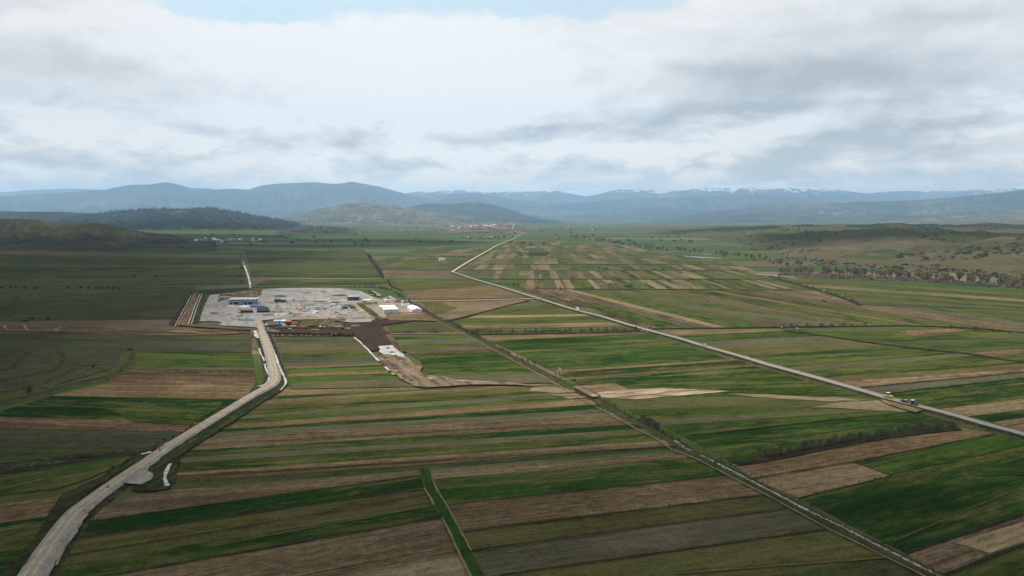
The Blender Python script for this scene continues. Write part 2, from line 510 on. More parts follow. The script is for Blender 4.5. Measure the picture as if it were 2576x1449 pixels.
# east of the short ditch, up to the long one
L3 = [(1080, 1182), (1087, 1204), (1124, 1270), (1161, 1337), (1187, 1382), (1215, 1430), (1240, 1470), (1285, 1550)]
R3 = [(1722, 1132), (1755, 1148), (1832, 1196), (1925, 1243), (1984, 1278), (2084, 1330), (2228, 1402), (2330, 1452), (2450, 1515)]
strips([((1085, 1186), (1722, 1137)), ((1087, 1205), (1755, 1149)), ((1124, 1270), (1831, 1196)), ((1161, 1337), (1925, 1244)),
        ((1187, 1383), (1984, 1279)), ((1288, 1441), (2084, 1329.5)), ((1400, 1530), (2228, 1402)), ((1700, 1600), (2350, 1462))],
       ['BR', 'G4', 'BR', 'OL', 'GY', 'OL', 'OD'], L3, R3)
# between the long ditch and the asphalt road
L4 = [(1190, 835), (1232, 858), (1300, 890), (1395, 938), (1450, 962), (1512, 1000), (1600, 1040), (1690, 1085), (1770, 1125), (1846, 1166)]
R4 = [(1600, 832), (1640, 843), (1760, 880), (1838, 903), (1932, 926), (2040, 955), (2160, 992), (2240, 1012), (2310, 1034), (2430, 1075)]
strips([((1196, 842), (1610, 834)), ((1234, 857), (1620, 838)), ((1391, 933), (1838, 903)), ((1398, 938), (1850, 907)), ((1444, 949), (1888, 917)),
        ((1450, 953), (1895, 921)), ((1460, 963), (1960, 940)), ((1560, 972), (2050, 962)), ((1500, 998), (2200, 997))],
       ['BR', 'G4', 'RB', 'G2', 'BR', 'G2', 'G4', 'G4'], L4, R4)
strips([((1500, 998), (2200, 997)), ((1560, 1030), (2230, 1013)), ((1640, 1055), (2250, 1020)), ((1665, 1070), (2290, 1026)),
        ((1738, 1094), (2144, 1050)), ((1850, 1163), (2407, 1072))],
       ['OL', 'G3', 'GY', 'G3', 'G4'], L4, R4)
field('G2', [(1450, 953), (1560, 946), (1640, 942), (1590, 961), (1455, 968)], base=0.25, jit=1.0)
field('BR', [(1450, 970), (1545, 963), (1586, 980), (1498, 988)], base=0.25)
field('SD', [(1500, 988), (1588, 980), (1663, 976.5), (1740, 979), (1843, 983.5), (1713, 995), (1600, 1004), (1513, 999)], name='bare_ground', base=0.26, jit=0.6)
field('TN', [(2040, 1025), (2080, 1018), (2127, 1011), (2225, 1006), (2305, 1034), (2269, 1036), (2169, 1030), (2100, 1026)], name='bare_ground', base=0.26, jit=0.7)
for q in ([(1830, 990), (1900, 991), (2000, 996), (2100, 999), (2185, 1006), (2100, 1010), (1990, 1004), (1900, 999)],
          [(1340, 975), (1400, 974), (1450, 985), (1400, 990), (1330, 984)], [(1380, 992), (1450, 990), (1480, 999), (1430, 1003)]):
    field('TN', q, name='bare_ground', base=0.27, jit=1.6)
# below the shrub hedge
field('BR', [(1838, 1166), (1886, 1160), (1932, 1152), (2107, 1123), (2357, 1087), (2430, 1077), (2504, 1090), (2242, 1142), (2144, 1162), (1932, 1197), (1893, 1203)], d=((1932, 1197), (2242, 1142)))
field('TN', [(1893, 1204), (1932, 1198), (2144, 1163), (2242, 1197), (2010, 1251), (1935, 1222)], d=((1932, 1197), (2144, 1162)))
field('G4', [(2012, 1253), (2242, 1198), (2148, 1162.5), (2504, 1091), (2576, 1107), (2900, 1195), (2900, 1192), (2576, 1291), (2277, 1391), (2160, 1333)], d=((2277, 1391), (2576, 1291)))
field('G1', [(2150, 1163), (2504, 1092), (2576, 1108), (2576, 1118), (2400, 1160), (2235, 1194)], base=0.25, d=((2277, 1391), (2576, 1291)), jit=0.6)
field('BB', [(2279, 1393), (2322, 1377), (2576, 1293), (2900, 1196), (2900, 1230), (2576, 1312), (2400, 1363), (2484, 1400), (2371, 1446)], d=((2277, 1391), (2576, 1291)))
field('TN', [(2402, 1364), (2576, 1313), (2900, 1231), (2900, 1290), (2576, 1363), (2490, 1391)], d=((2277, 1391), (2576, 1291)))
field('G3', [(2374, 1447), (2490, 1401), (2576, 1368), (2900, 1295), (2900, 1560), (2560, 1560)], d=((2490, 1401), (2576, 1368)))
# beyond the asphalt road
L5 = [(1640, 822), (1660, 832), (1700, 843), (1790, 869), (1870, 893), (1945, 915), (2040, 940), (2120, 962), (2200, 985), (2320, 1018), (2420, 1043), (2500, 1063), (2600, 1092)]
DD = [(1950, 826), (1977, 832), (2072, 843), (2207, 863), (2357, 880), (2432, 888), (2576, 910), (HW, 955)]
RX = [(HW, 820), (HW, 1300)]
strips([((1650, 829), (1977, 827)), ((1693, 844), (1932, 834)), ((1753, 860), (1932, 851)), ((1813, 874), (2157, 858)),
        ((1870, 895), (2257, 871)), ((1935, 909), (2302, 877)), ((1982, 925), (2407, 889)), ((2019, 936), (2432, 896)), ((2056, 947), (2576, 910))],
       ['BR', 'G4', 'GY', 'OL', 'G4', 'G3', 'GY', 'G3'], L5, DD)
strips([((2056, 947), (2576, 910)), ((2072, 951), (2576, 915)), ((2100, 959), (2576, 928)), ((2165, 973), (2576, 936)), ((2232, 989), (2576, 950)),
        ((2357, 1030), (2576, 1003)), ((2425, 1048), (2576, 1030)), ((2495, 1063), (2576, 1050)), ((2560, 1085), (2700, 1075))],
       ['G2', 'OL', 'RB', 'GY', 'G2', 'BR', 'G2', 'BB'], L5, RX)
# the block behind the diagonal grass ditch
strips([((1985, 829), (2576, 826)), ((2072, 841), (2576, 835)), ((2207, 861), (2576, 848)), ((2280, 871), (2576, 858)), ((2357, 879), (2576, 868)),
        ((2440, 888), (2576, 878)), ((2500, 897), (2576, 886)), ((2576, 909), (2650, 903))],
       ['G3', 'G3', 'OD', 'G4', 'OD', 'RB', 'G4'], DD, RX)
field('RB', [(2262, 834), (2320, 829), (2385, 826), (2440, 830), (2380, 836), (2300, 845)], base=0.25)

# long narrow strips running down from the crossroads to the hedge; all share one bearing
def vl(xb): return ((690 + (xb - 690) * 0.64, 545 + 281 * 0.64), (xb, 826))
TOP7 = [(1340, 723.5), (1500, 725.5), (1750, 727), (1990, 728), (2060, 733), (2164, 768), (2400, 772), (HW + 900, 790)]
BOT7 = [(1560, 817), (1640, 826), (1800, 823.5), (2000, 821), (2300, 818), (2480, 826), (HW, 866), (4200, 1000)]
xb = [1580, 1634, 1664, 1735, 1766, 1803, 1840, 1893, 1925, 1975, 2035, 2080, 2135, 2180, 2224, 2262, 2335, 2372, 2430, 2490, 2600, 2690, 2800, 2950, 3100, 3260]
kk = ['YG', 'DB', 'G3', 'GY', 'DB', 'TN', 'G3', 'G1', 'OL', 'GY', 'G1', 'OL', 'GY', 'OL', 'DB', 'G1', 'RB', 'G3', 'OL', 'BB', 'GY', 'G3', 'OL', 'BR', 'G4']
strips([vl(x) for x in xb], kk, TOP7, BOT7)
field('DB', [(1296, 719.5), (1345, 723.5), (1405, 739), (1458, 756.5), (1412, 755.5), (1345, 737.5)], base=0.25)
field('BB', [(1345, 723.6), (1392, 724.4), (1640, 790), (1545, 768), (1462, 757)], base=0.25)
field('DB', [(1817, 728.5), (1838, 729), (2034, 765.5), (2000, 763)], base=0.25)
field('GY', [(1690, 772), (1800, 776), (2000, 800), (2100, 819), (1990, 820), (1830, 790)], base=0.25, jit=1.5)

# rows of small plots towards the river
RB_ = [(1500, 600), (1560, 612), (1640, 628), (1760, 648), (1850, 665), (1935, 694), (2027, 720), (2060, 733)]
rows = [(727, 701.5, 40), (701.5, 679.5, 34), (679.5, 664, 27), (664, 650.5, 16), (650.5, 638, 34), (638, 631.5, 28), (631.5, 624.5, 22), (624.5, 617, 20), (617, 611, 16), (611, 606, 12)]
LROAD = [(1288, 606), (1258, 620), (1232, 632), (1190, 658), (1150, 683), (1200, 700), (1262, 718), (1300, 728)]
def xat(poly, y):
    for a, b in zip(poly, poly[1:]):
        if min(a[1], b[1]) <= y <= max(a[1], b[1]) and a[1] != b[1]:
            return a[0] + (b[0] - a[0]) * (y - a[1]) / (b[1] - a[1])
    return poly[0][0] if y < poly[0][1] else poly[-1][0]
pal_far = ['G1', 'G3', 'OL', 'GY', 'G3', 'PK', 'OL', 'BR', 'G3', 'OL', 'PK', 'G4', 'GY', 'BB', 'TN']
for y0, y1, n in rows:
    xl0, xl1 = xat(LROAD, y0) + 8, xat(LROAD, y1) + 6
    xr0, xr1 = xat(RB_, y0) + 6, xat(RB_, y1)
    cut = sorted([0, 1] + [min(0.985, max(0.015, (i + rnd.uniform(-0.38, 0.38)) / n)) for i in range(1, n)])
    vx = 1330
    x0s = [xl0 + (xr0 - xl0) * c for c in cut]
    def up(x, last, first):
        q = vx + (x - vx) * (y1 - 545) / (y0 - 545)
        return xr1 if last else (max(xl1, q) if not first else xl1)
    prev = None
    for i in range(len(x0s) - 1):
        a, b = x0s[i], x0s[i + 1]
        ua, ub = up(a, False, i == 0), up(b, i == len(x0s) - 2, False)
        ub = min(ub, xr1); ua = min(ua, xr1 - 2)
        if ub - ua < 2: continue
        k = rnd.choice(pal_far)
        while k == prev: k = rnd.choice(pal_far)
        prev = k
        quad = [(a, y0 - 0.6), (b, y0 - 0.6), (ub, y1 + 0.3), (ua, y1 + 0.3)]
        if rnd.random() < 0.35:                    # some plots are worked in two halves
            s_ = rnd.uniform(0.3, 0.7)
            ml, mr = (a + (ua - a) * s_, y0 - 0.6 + (y1 - y0 + 0.9) * s_), (b + (ub - b) * s_, y0 - 0.6 + (y1 - y0 + 0.9) * s_)
            field(rnd.choice(pal_far), [ml, mr, quad[2], quad[3]], d=((a, y0), (ua, y1)), inset=0.8)
            quad = [quad[0], quad[1], mr, ml]
        field(k, quad, d=((a, y0), (ua, y1)), inset=0.8)
# the level fields in the bend of the river
RIV = [(1945, 697), (2027, 719), (2119, 748), (2164, 767)]
strips([((1990, 700), (2576, 738)), ((2010, 706), (2576, 745)), ((2035, 715), (2576, 753)), ((2055, 723), (2576, 760)), ((2075, 731), (2576, 766)),
        ((2095, 738), (2576, 772)), ((2125, 748), (2576, 776)), ((2150, 757), (2576, 780)), ((2164, 767), (2576, 779))],
       ['OL', 'G3', 'PK', 'G1', 'OL', 'G3', 'GY', 'OD'], RIV, [(HW, 700), (HW, 900)])

# fields inside the triangle of roads east of the works
L9 = [(1300, 762), (1265, 771), (1235, 780), (1200, 792), (1150, 812), (1168, 828), (1178, 836)]
R9 = [(1375, 758), (1400, 768), (1440, 781), (1480, 793), (1540, 810), (1590, 826), (1610, 832)]
strips([((1300, 762), (1375, 758)), ((1265, 771), (1400, 767.5)), ((1232, 782), (1424, 779.5)), ((1215, 787), (1434, 783.5)), ((1193, 794), (1456, 790.5)),
        ((1178, 800.5), (1477, 795)), ((1148, 815.6), (1527, 810)), ((1168, 827), (1560, 820)), ((1171, 835.5), (1600, 830))],
       ['GY', 'G1', 'RB', 'G1', 'TN', 'G3', 'BR', 'G3'], L9, R9)
field('PK', [(1052, 759.5), (1150, 759.5), (1330, 754.5), (1290, 764), (1225, 781), (1150, 800), (1118, 806), (1095, 792), (1066, 774)], tint=0.02)
field('OL', [(1052, 759.5), (1110, 760), (1150, 775), (1110, 790), (1085, 782)], base=0.25, jit=2)
field('BR', [(1012, 726), (1120, 714), (1235, 716), (1320, 742), (1310, 749.5), (1060, 754), (1030, 752)], d=((1012, 730), (1300, 730)))
field('OL', [(985, 714), (1110, 704), (1200, 705), (1240, 717), (1100, 727), (1012, 732)], base=0.25, jit=1.5, d=((1012, 730), (1300, 730)))
field('G1', [(670, 703.5), (1185, 702), (1205, 707), (1195, 712), (950, 715), (660, 719), (640, 719)], d=((670, 703), (1185, 702)))
field('G2', [(650, 711), (950, 707), (1000, 708), (950, 715), (645, 719)], base=0.25, d=((670, 703), (1185, 702)))
# streaky winter crops behind the works
strips([((640, 697), (960, 697)), ((640, 691), (955, 690)), ((640, 683.5), (950, 683)), ((640, 677), (948, 676)), ((640, 670), (945, 669.5)),
        ((640, 663), (940, 662)), ((640, 656.5), (935, 655.5)), ((640, 649), (930, 648)), ((640, 641), (925, 640)), ((640, 632), (915, 631)), ((640, 622), (905, 621))],
       ['G2', 'G3', 'G4', 'G2', 'GD', 'G3', 'G4', 'OD', 'G4', 'OD'], [(612, 615), (622, 655), (632, 690), (636, 700)], [(905, 615), (926, 640), (945, 668), (961, 698)])
field('BB', [(968, 698), (1150, 697.5), (1120, 682), (955, 679)], d=((968, 697), (1150, 697)))
field('GD', [(955, 678.5), (1120, 681.5), (1128, 677), (1040, 671), (950, 670)], d=((968, 697), (1150, 697)))
field('DB', [(938, 656.5), (1000, 659.5), (950, 671.5), (946, 668)])
field('YG', [(1000, 664), (1060, 649), (1092, 650), (1070, 672), (1000, 670)], d=((1000, 668), (1080, 668)))
field('G1', [(950, 671), (1000, 660), (1018, 645), (960, 650), (940, 655)], tint=0.0)
pal_mid = ['G3', 'OL', 'GY', 'BB', 'G1', 'OD', 'G4', 'TN']
for r_, (ya, yb) in enumerate([(678, 668), (667, 655), (654, 645), (644, 636), (635, 628), (627, 621)]):
    x = 1075 - r_ * 14
    xe = xat(LROAD, ya) - 8
    while x < xe - 14:
        wd = rnd.uniform(22, 60)
        x2 = min(x + wd, xe)
        xs = lambda q, y: 1350 + (q - 1350) * (y - 545) / (ya - 545)
        field(rnd.choice(pal_mid), [(x, ya), (x2 - 0.5, ya), (xs(x2, yb) - 0.5 + 12, yb), (xs(x, yb) + 12, yb)], inset=0.8)
        x = x2
# west of the stream: wide crops under the hill
strips([((0, 695), (622, 692)), ((0, 688), (620, 685)), ((0, 680), (618, 679)), ((0, 672), (616, 673)), ((0, 664), (613, 667)), ((0, 655), (610, 662)), ((0, 648), (606, 656)), ((0, 640), (602, 650))],
       ['GD', 'G4', 'G2', 'OD', 'G2', 'G4', 'OD'], [(-500, 600), (-500, 720)], [(596, 640), (606, 660), (622, 695)])
strips([((0, 724), (560, 716)), ((0, 716), (600, 710)), ((0, 708), (622, 704)), ((0, 701), (622, 698)), ((0, 695), (622, 692))],
       ['OD', 'GD', 'GD', 'G2'], [(-500, 660), (-500, 760)], [(622, 690), (628, 718), (560, 726)])
strips([((0, 806), (435, 802)), ((0, 793), (438, 791)), ((0, 780), (446, 776)), ((0, 764), (455, 762)), ((0, 745), (462, 744)), ((0, 724), (480, 721))],
       ['GD', 'OD', 'GD', 'OD', 'GD'], [(-500, 700), (-500, 830)], [(500, 720), (478, 735), (450, 775), (432, 806)])
field('BB', [(0, 818), (60, 817), (155, 821), (330, 825), (430, 827), (600, 829), (640, 836), (560, 843), (330, 842), (160, 838), (0, 833)], name='bare_ground', jit=1.2)
field('GD', [(-200, 834), (160, 839), (330, 843), (560, 844), (632, 838), (632, 886), (440, 883), (330, 880), (318, 900), (290, 925), (150, 965), (-200, 1010)], d=((0, 860), (600, 870)))
field('OD', [(0, 840), (330, 845), (632, 843), (632, 855), (330, 858), (0, 850)], base=0.25, jit=1.0)
# under the terraces: west of the gravel road
LW = [(345, 880), (330, 886), (298, 930), (268, 965), (150, 990), (130, 996), (0, 1035), (-400, 1150)]
RW = [(632, 880), (636, 900), (640, 935), (645, 962), (618, 1000), (585, 1010), (540, 1042), (470, 1085), (400, 1127), (340, 1140), (330, 1150)]
strips([((340, 881), (632, 888)), ((325, 894), (632, 897)), ((318, 908), (634, 912)), ((305, 925), (636, 925)), ((300, 928), (638, 931)), ((298, 935), (638, 944)),
        ((285, 944), (640, 949)), ((270, 965), (640, 968)), ((140, 996), (585, 1004)), ((60, 1020), (540, 1034)), ((0, 1048), (480, 1062)), ((0, 1080), (440, 1085)), ((0, 1118), (420, 1118)), ((0, 1150), (330, 1136)), ((-100, 1172), (330, 1142))],
       ['G4', 'G1', 'G3', 'GY', 'DB', 'OD', 'RB', 'BR', 'G2', 'G2', 'BB', 'GD', 'OD', 'G3'], LW, RW)
field('G4', [(250, 1020), (420, 1018), (560, 1010), (545, 1030), (470, 1068), (345, 1062)], base=0.25, jit=1.2, d=((60, 1020), (540, 1034)))
field('G3', [(-300, 1222), (0, 1195), (230, 1160), (330, 1145), (310, 1165), (220, 1205), (140, 1230), (0, 1250), (-300, 1275)], d=((0, 1195), (230, 1160)))
field('OL', [(-300, 1275), (0, 1250), (110, 1236), (180, 1232), (150, 1250), (0, 1268), (-300, 1290)], d=((0, 1195), (230, 1160)))
field('BR', [(-300, 1290), (0, 1268), (150, 1249), (125, 1298), (0, 1315), (-300, 1350)], d=((0, 1268), (150, 1249)))
field('G2', [(-300, 1350), (0, 1316), (118, 1300), (95, 1345), (30, 1425), (-15, 1500), (-300, 1700)], d=((0, 1316), (118, 1300)))

# below the works
LB = [(690, 846), (700, 870), (712, 915), (725, 950), (732, 975)]
RB2 = [(893, 846), (905, 865), (935, 893), (960, 918), (985, 945), (1010, 960), (1060, 974)]
strips([((690, 848), (893, 848)), ((697, 862), (905, 862)), ((702, 876), (915, 874)), ((707, 889), (930, 887)), ((712, 899), (942, 897)), ((714, 913), (955, 908)),
        ((716, 921), (962, 915)), ((720, 928), (966, 917)), ((722, 941), (972, 930)), ((724, 947), (980, 938)), ((728, 964), (1000, 950)), ((732, 978), (1060, 972))],
       ['OD', 'GY', 'OL', 'G3', 'GD', 'GY', 'RB', 'G1', 'BR', 'G1', 'GY'], LB, RB2)
LC = [(975, 818), (985, 842), (1003, 862), (1020, 885), (1055, 905), (1068, 930), (1085, 946)]
RC = [(1135, 818), (1178, 842), (1232, 872), (1286, 905), (1340, 935), (1370, 952), (1392, 965)]
strips([((975, 819), (1140, 819)), ((982, 838), (1172, 836)), ((985, 843.5), (1175, 842)), ((998, 854), (1195, 850)), ((1006, 869), (1212, 862)), ((1015, 878), (1232, 871)),
        ((1022, 889), (1245, 877)), ((1040, 892), (1252, 882)), ((1050, 910), (1286, 899)), ((1060, 930), (1325, 921)), ((1075, 946), (1350, 940)), ((1085, 960), (1392, 964))],
       ['OD', 'TN', 'G1', 'GY', 'G3', 'GY', 'BB', 'G2', 'G4', 'G4', 'GY'], LC, RC)

# ------------------------------------------------------------------ hills and mountains
def hill_mat(name, cols, snow=None, scale=0.004, dark=0.5, terr=False, cells=False):
    m, t, bs = new_mat(name)
    g = t.new('ShaderNodeNewGeometry').outputs['Position']
    n = t.noise(g, scale, 6.0, 0.68, 0.4)
    n2 = t.noise(g, scale * 6, 5.0, 0.7)
    rp = t.new('ShaderNodeValToRGB')
    e = rp.color_ramp.elements
    for i, (p, c) in enumerate(cols):
        q = e[i] if i < 2 else e.new(p)
        q.position = p; q.color = (*c, 1)
    t.l.new(t.lin(t.m('ADD', n, t.m('MULTIPLY', t.m('SUBTRACT', n2, 0.5), 0.6)), 0.30, 0.74), rp.inputs[0])
    c = rp.outputs[0]
    if cells:
        vo = t.new('ShaderNodeTexVoronoi', distance='CHEBYCHEV')
        t.put(vo.inputs['Vector'], t.vm('ADD', t.scale(g, 0.0045, 0.0030, 0.0), t.vm('SCALE', t.noise(g, 0.004, 3.0, 0.5, 0.0, True)))); vo.inputs['Scale'].default_value = 1.0
        rc = t.new('ShaderNodeValToRGB'); rc.color_ramp.interpolation = 'CONSTANT'; ce = rc.color_ramp.elements
        for i_, (p_, c_) in enumerate([(0.0, (0.045, 0.064, 0.022)), (0.3, (0.10, 0.085, 0.05)), (0.5, (0.062, 0.048, 0.032)), (0.68, (0.070, 0.078, 0.030)), (0.86, (0.115, 0.095, 0.058))]):
            q_ = ce[i_] if i_ < 2 else ce.new(p_); q_.position = p_; q_.color = (*c_, 1)
        t.l.new(t.xyz(vo.outputs['Color'])[0], rc.inputs[0])
        c = t.mix(0.5, c, rc.outputs[0])
    if terr:
        z = t.xyz(g)[2]
        tz = t.m('SINE', t.m('MULTIPLY', t.m('ADD', z, t.m('MULTIPLY', n, 14.0)), 1.1))
        c = t.mix(t.m('MULTIPLY', t.ss(tz, 0.2, 0.9), 0.45), c, (0.030, 0.036, 0.020))
    clump = t.ss(t.noise(g, scale * 9, 4.0, 0.75), 0.50, 0.66)
    c = t.mix(t.m('MULTIPLY', clump, dark), c, (0.016, 0.024, 0.013))
    if snow:
        z = t.xyz(g)[2]
        sn = t.m('ADD', z, t.m('MULTIPLY', t.m('SUBTRACT', t.noise(t.scale(g, 1, 0.6, 2.0), 0.0022, 6.0, 0.75), 0.5), snow[1]))
        sf = t.ss(sn, snow[0], snow[0] + 160)
        c = t.mix(sf, c, (0.55, 0.57, 0.60))
    t.put(bs.inputs['Base Color'], c)
    bs.inputs['Specular IOR Level'].default_value = 0.0
    return m
FOREST = [(0.0, (0.016, 0.026, 0.012)), (0.5, (0.026, 0.034, 0.017)), (0.62, (0.05, 0.05, 0.027)), (0.72, (0.075, 0.065, 0.042))]
MOUNT = [(0.0, (0.012, 0.020, 0.010)), (0.4, (0.030, 0.034, 0.020)), (0.65, (0.075, 0.070, 0.042)), (0.9, (0.16, 0.14, 0.09))]
HEATH = [(0.0, (0.045, 0.052, 0.026)), (0.45, (0.075, 0.072, 0.036)), (0.58, (0.11, 0.10, 0.055)), (0.72, (0.20, 0.16, 0.10))]
DARKH = [(0.0, (0.026, 0.032, 0.016)), (0.3, (0.046, 0.049, 0.028)), (0.6, (0.072, 0.066, 0.042)), (0.9, (0.135, 0.112, 0.076))]
M['forest_hill'] = hill_mat('forest_hill', FOREST, scale=0.003)
M['mountain'] = hill_mat('mountain', MOUNT, scale=0.00035)
M['snow_mountain'] = hill_mat('snow_mountain', MOUNT, snow=(1200, 1500), scale=0.00035)
M['snow_peak'] = hill_mat('snow_peak', MOUNT, snow=(450, 300), scale=0.00035, dark=0.1)
M['heath'] = hill_mat('heath', HEATH, scale=0.0035, dark=0.55)
M['dark_heath'] = hill_mat('dark_heath', DARKH, scale=0.008, dark=0.6, terr=True)
HILLS = {}

def ridge(name, mat, d, prof, front=0.28, back=0.25, nx=160, nv=22, gully=0.55, gf=6.0, rough=0.012, seed=0, dvar=0.05, key=None):
    """a range of hills: crest follows the skyline points, with spurs and gullies running down to the plain on both sides"""
    xs = [p[0] for p in prof]; ys = [p[1] for p in prof]
    X = np.linspace(xs[0], xs[-1], nx)
    Y = np.interp(X, xs, ys)
    Y = Y + (fbm(X / 14.0 + seed, X * 0 + seed, 4) - 0.5) * rough * 100
    D = d * (1 + dvar * (fbm(X / 260.0 + seed * 3.1, X * 0 + 4.2, 2) - 0.5) * 2)
    Hc = np.maximum(1.0, CAM_H + (HOR - Y) * D / FPX)
    az = (X - CX) / FPX
    V = np.concatenate([np.linspace(0, 1, nv), np.linspace(1, 0, nv // 2)[1:]])
    rowsn = len(V)
    verts = np.zeros((rowsn, nx, 3))
    for j in range(rowsn):
        v = V[j]
        fr = j < nv
        depth = -front * (1 - v) if fr else back * (1 - v)
        dd = D * (1 + depth)
        s = v * v * (3 - 2 * v) if fr else v
        s = 0.6 * s + 0.4 * v
        g = fbm(X / 1000.0 * gf * 9 + seed * 7 + depth * 2.0, depth * gf * 2.2 + X * 0 + seed, 4)
        g = np.abs(g - 0.5) * 2
        k = gully * 4 * v * (1 - v)
        z = Hc * s * (1 - k * (1 - g) * 0.9) + (fbm(X / 9.0 + seed, depth * 40 + X * 0, 3) - 0.5) * Hc * 0.05 * (1 if v < 1 else 0)
        if v == 0: z = z * 0 - 2.0
        verts[j, :, 0] = az * dd
        verts[j, :, 1] = dd
        verts[j, :, 2] = z
    idx = np.arange(rowsn * nx).reshape(rowsn, nx)
    F = np.stack([idx[:-1, :-1], idx[:-1, 1:], idx[1:, 1:], idx[1:, :-1]], -1).reshape(-1, 4)
    me = bpy.data.meshes.new(name)
    me.from_pydata(verts.reshape(-1, 3).tolist(), [], F.tolist())
    me.polygons.foreach_set('use_smooth', [True] * len(me.polygons))
    me.update()
    if key: HILLS[key] = verts
    return link(name, me, M[mat], kind='structure')

ridge('mountain', 'snow_peak', 50000, [(1230, 560), (1330, 500), (1400, 484), (1450, 478), (1500, 474), (1560, 486), (1640, 560)], nx=60, seed=1)
ridge('mountain', 'mountain', 38000, [(-300, 480), (-100, 484), (0, 485), (100, 478), (190, 475), (240, 477), (330, 480), (480, 474), (520, 474), (600, 482), (700, 560)], nx=110, seed=2)
ridge('mountain', 'snow_mountain', 36000, [(960, 560), (1020, 487), (1060, 482), (1100, 478), (1170, 478), (1230, 485), (1290, 482), (1340, 483), (1400, 480), (1440, 489), (1478, 495), (1520, 484),
      (1560, 476), (1620, 476), (1650, 480), (1700, 476), (1750, 470), (1800, 469), (1860, 466), (1920, 470), (2000, 470), (2050, 474), (2100, 476), (2170, 488), (2220, 483),
      (2300, 480), (2400, 481), (2500, 474), (2576, 469), (2700, 462), (2850, 470)], nx=420, nv=30, seed=3, gf=9, rough=0.03)
ridge('mountain', 'mountain', 27000, [(-420, 520), (-250, 500), (-100, 497), (0, 494), (60, 491), (130, 487), (200, 483), (270, 478), (330, 466), (380, 465), (425, 459), (460, 466), (490, 475),
      (540, 478), (590, 475), (630, 478), (660, 468), (700, 463), (800, 459), (830, 463), (850, 464), (890, 458), (920, 464), (960, 471), (1000, 482), (1040, 492), (1100, 503), (1170, 520), (1260, 545)],
      nx=300, nv=30, seed=4, gf=8, rough=0.012, front=0.33)
ridge('mountain', 'mountain', 28000, [(980, 560), (1040, 505), (1090, 492), (1150, 487), (1200, 487), (1260, 498), (1330, 506), (1400, 512), (1460, 510), (1520, 504), (1600, 500), (1700, 497), (1800, 494),
      (1880, 491), (1950, 495), (2050, 503), (2150, 512), (2260, 530), (2350, 560)], nx=260, nv=30, seed=5, gf=9, front=0.36)
ridge('mountain', 'mountain', 20000, [(1640, 556), (1750, 536), (1850, 526), (1950, 517), (2050, 514), (2150, 507), (2250, 506), (2350, 500), (2450, 491), (2520, 484), (2576, 477), (2700, 468), (2900, 475)],
      nx=220, nv=26, seed=6, gf=9, front=0.33)
ridge('hill', 'heath', 12500, [(2180, 560), (2300, 549), (2400, 543), (2500, 535), (2576, 530), (2700, 524), (2850, 530)], nx=90, seed=7, gf=12)
ridge('hill', 'forest_hill', 16500, [(960, 556), (1020, 522), (1070, 513), (1130, 513), (1200, 510), (1240, 515), (1280, 526), (1320, 540), (1360, 550), (1420, 558)], nx=110, seed=8, gf=12, key='dark')
ridge('hill', 'heath', 13500, [(670, 562), (740, 541), (800, 526), (870, 513), (910, 509), (960, 513), (1020, 521), (1080, 528), (1140, 537), (1200, 545), (1270, 552), (1330, 560)], nx=160, nv=26, seed=9, gf=13, key='heath')
ridge('hill', 'forest_hill', 9500, [(-300, 530), (0, 531), (80, 533), (160, 533), (240, 537), (330, 545), (420, 560)], nx=110, seed=10, gf=10, key='wood2')
ridge('hill', 'forest_hill', 9000, [(60, 575), (150, 551), (230, 540), (300, 531), (370, 527), (440, 524), (480, 526), (520, 522), (580, 529), (640, 541), (700, 550), (750, 562), (790, 580)], nx=150, nv=24, seed=11, gf=14, front=0.37, rough=0.03, key='wood')
ridge('hill', 'dark_heath', 5900, [(700, 584), (760, 573), (810, 568), (860, 572), (900, 584)], nx=40, seed=12, key='knoll')
ridge('hill', 'heath', 6600, [(1090, 572), (1150, 566), (1220, 562), (1290, 566), (1340, 573)], nx=50, seed=13)
ridge('hill', 'dark_heath', 2900, [(-500, 560), (-250, 540), (-80, 547), (0, 550), (60, 550), (110, 554), (160, 562), (190, 563), (225, 560), (270, 565), (320, 575), (370, 584), (430, 589), (470, 599), (510, 611), (545, 617)],
      nx=170, nv=34, seed=14, gf=16, front=0.22, rough=0.02, gully=0.8, key='left')

# rolling land beyond the river
nx, ny = 150, 110
xs = np.linspace(0, 1, nx); ys = np.linspace(0, 1, ny)
A, B = np.meshgrid(xs, ys)
Dg = 1230 * (7200 / 1230) ** B
PX = 1560 + (3300 - 1560) * A
Xg = (PX - CX) / FPX * Dg
edge_px = np.interp(PX, [1560, 1700, 1850, 1960, 2060, 2200, 2400, 2576, 3300], [575, 590, 612, 640, 662, 676, 688, 700, 730])
De = CAM_H * FPX / (edge_px - HOR)
inn = np.clip((Dg - De) / 700.0, 0, 1)
inn = inn * inn * (3 - 2 * inn)
fade = np.clip((A) / 0.22, 0, 1) * np.clip((1 - B) / 0.12, 0, 1)
hh = (fbm(Xg / 420.0, Dg / 420.0, 5) * 70 - 12) * inn * fade + inn * fade * 8
hh += np.abs(fbm(Xg / 160.0 + 9, Dg / 160.0, 3) - 0.5) * 40 * inn * fade
Zg = np.where(Dg < De, -4.0, hh + 0.1)
idx = np.arange(nx * ny).reshape(ny, nx)
F = np.stack([idx[:-1, :-1], idx[:-1, 1:], idx[1:, 1:], idx[1:, :-1]], -1).reshape(-1, 4)
me = bpy.data.meshes.new('terrain')
me.from_pydata(np.stack([Xg, Dg, Zg], -1).reshape(-1, 3).tolist(), [], F.tolist())
me.polygons.foreach_set('use_smooth', [True] * len(me.polygons))
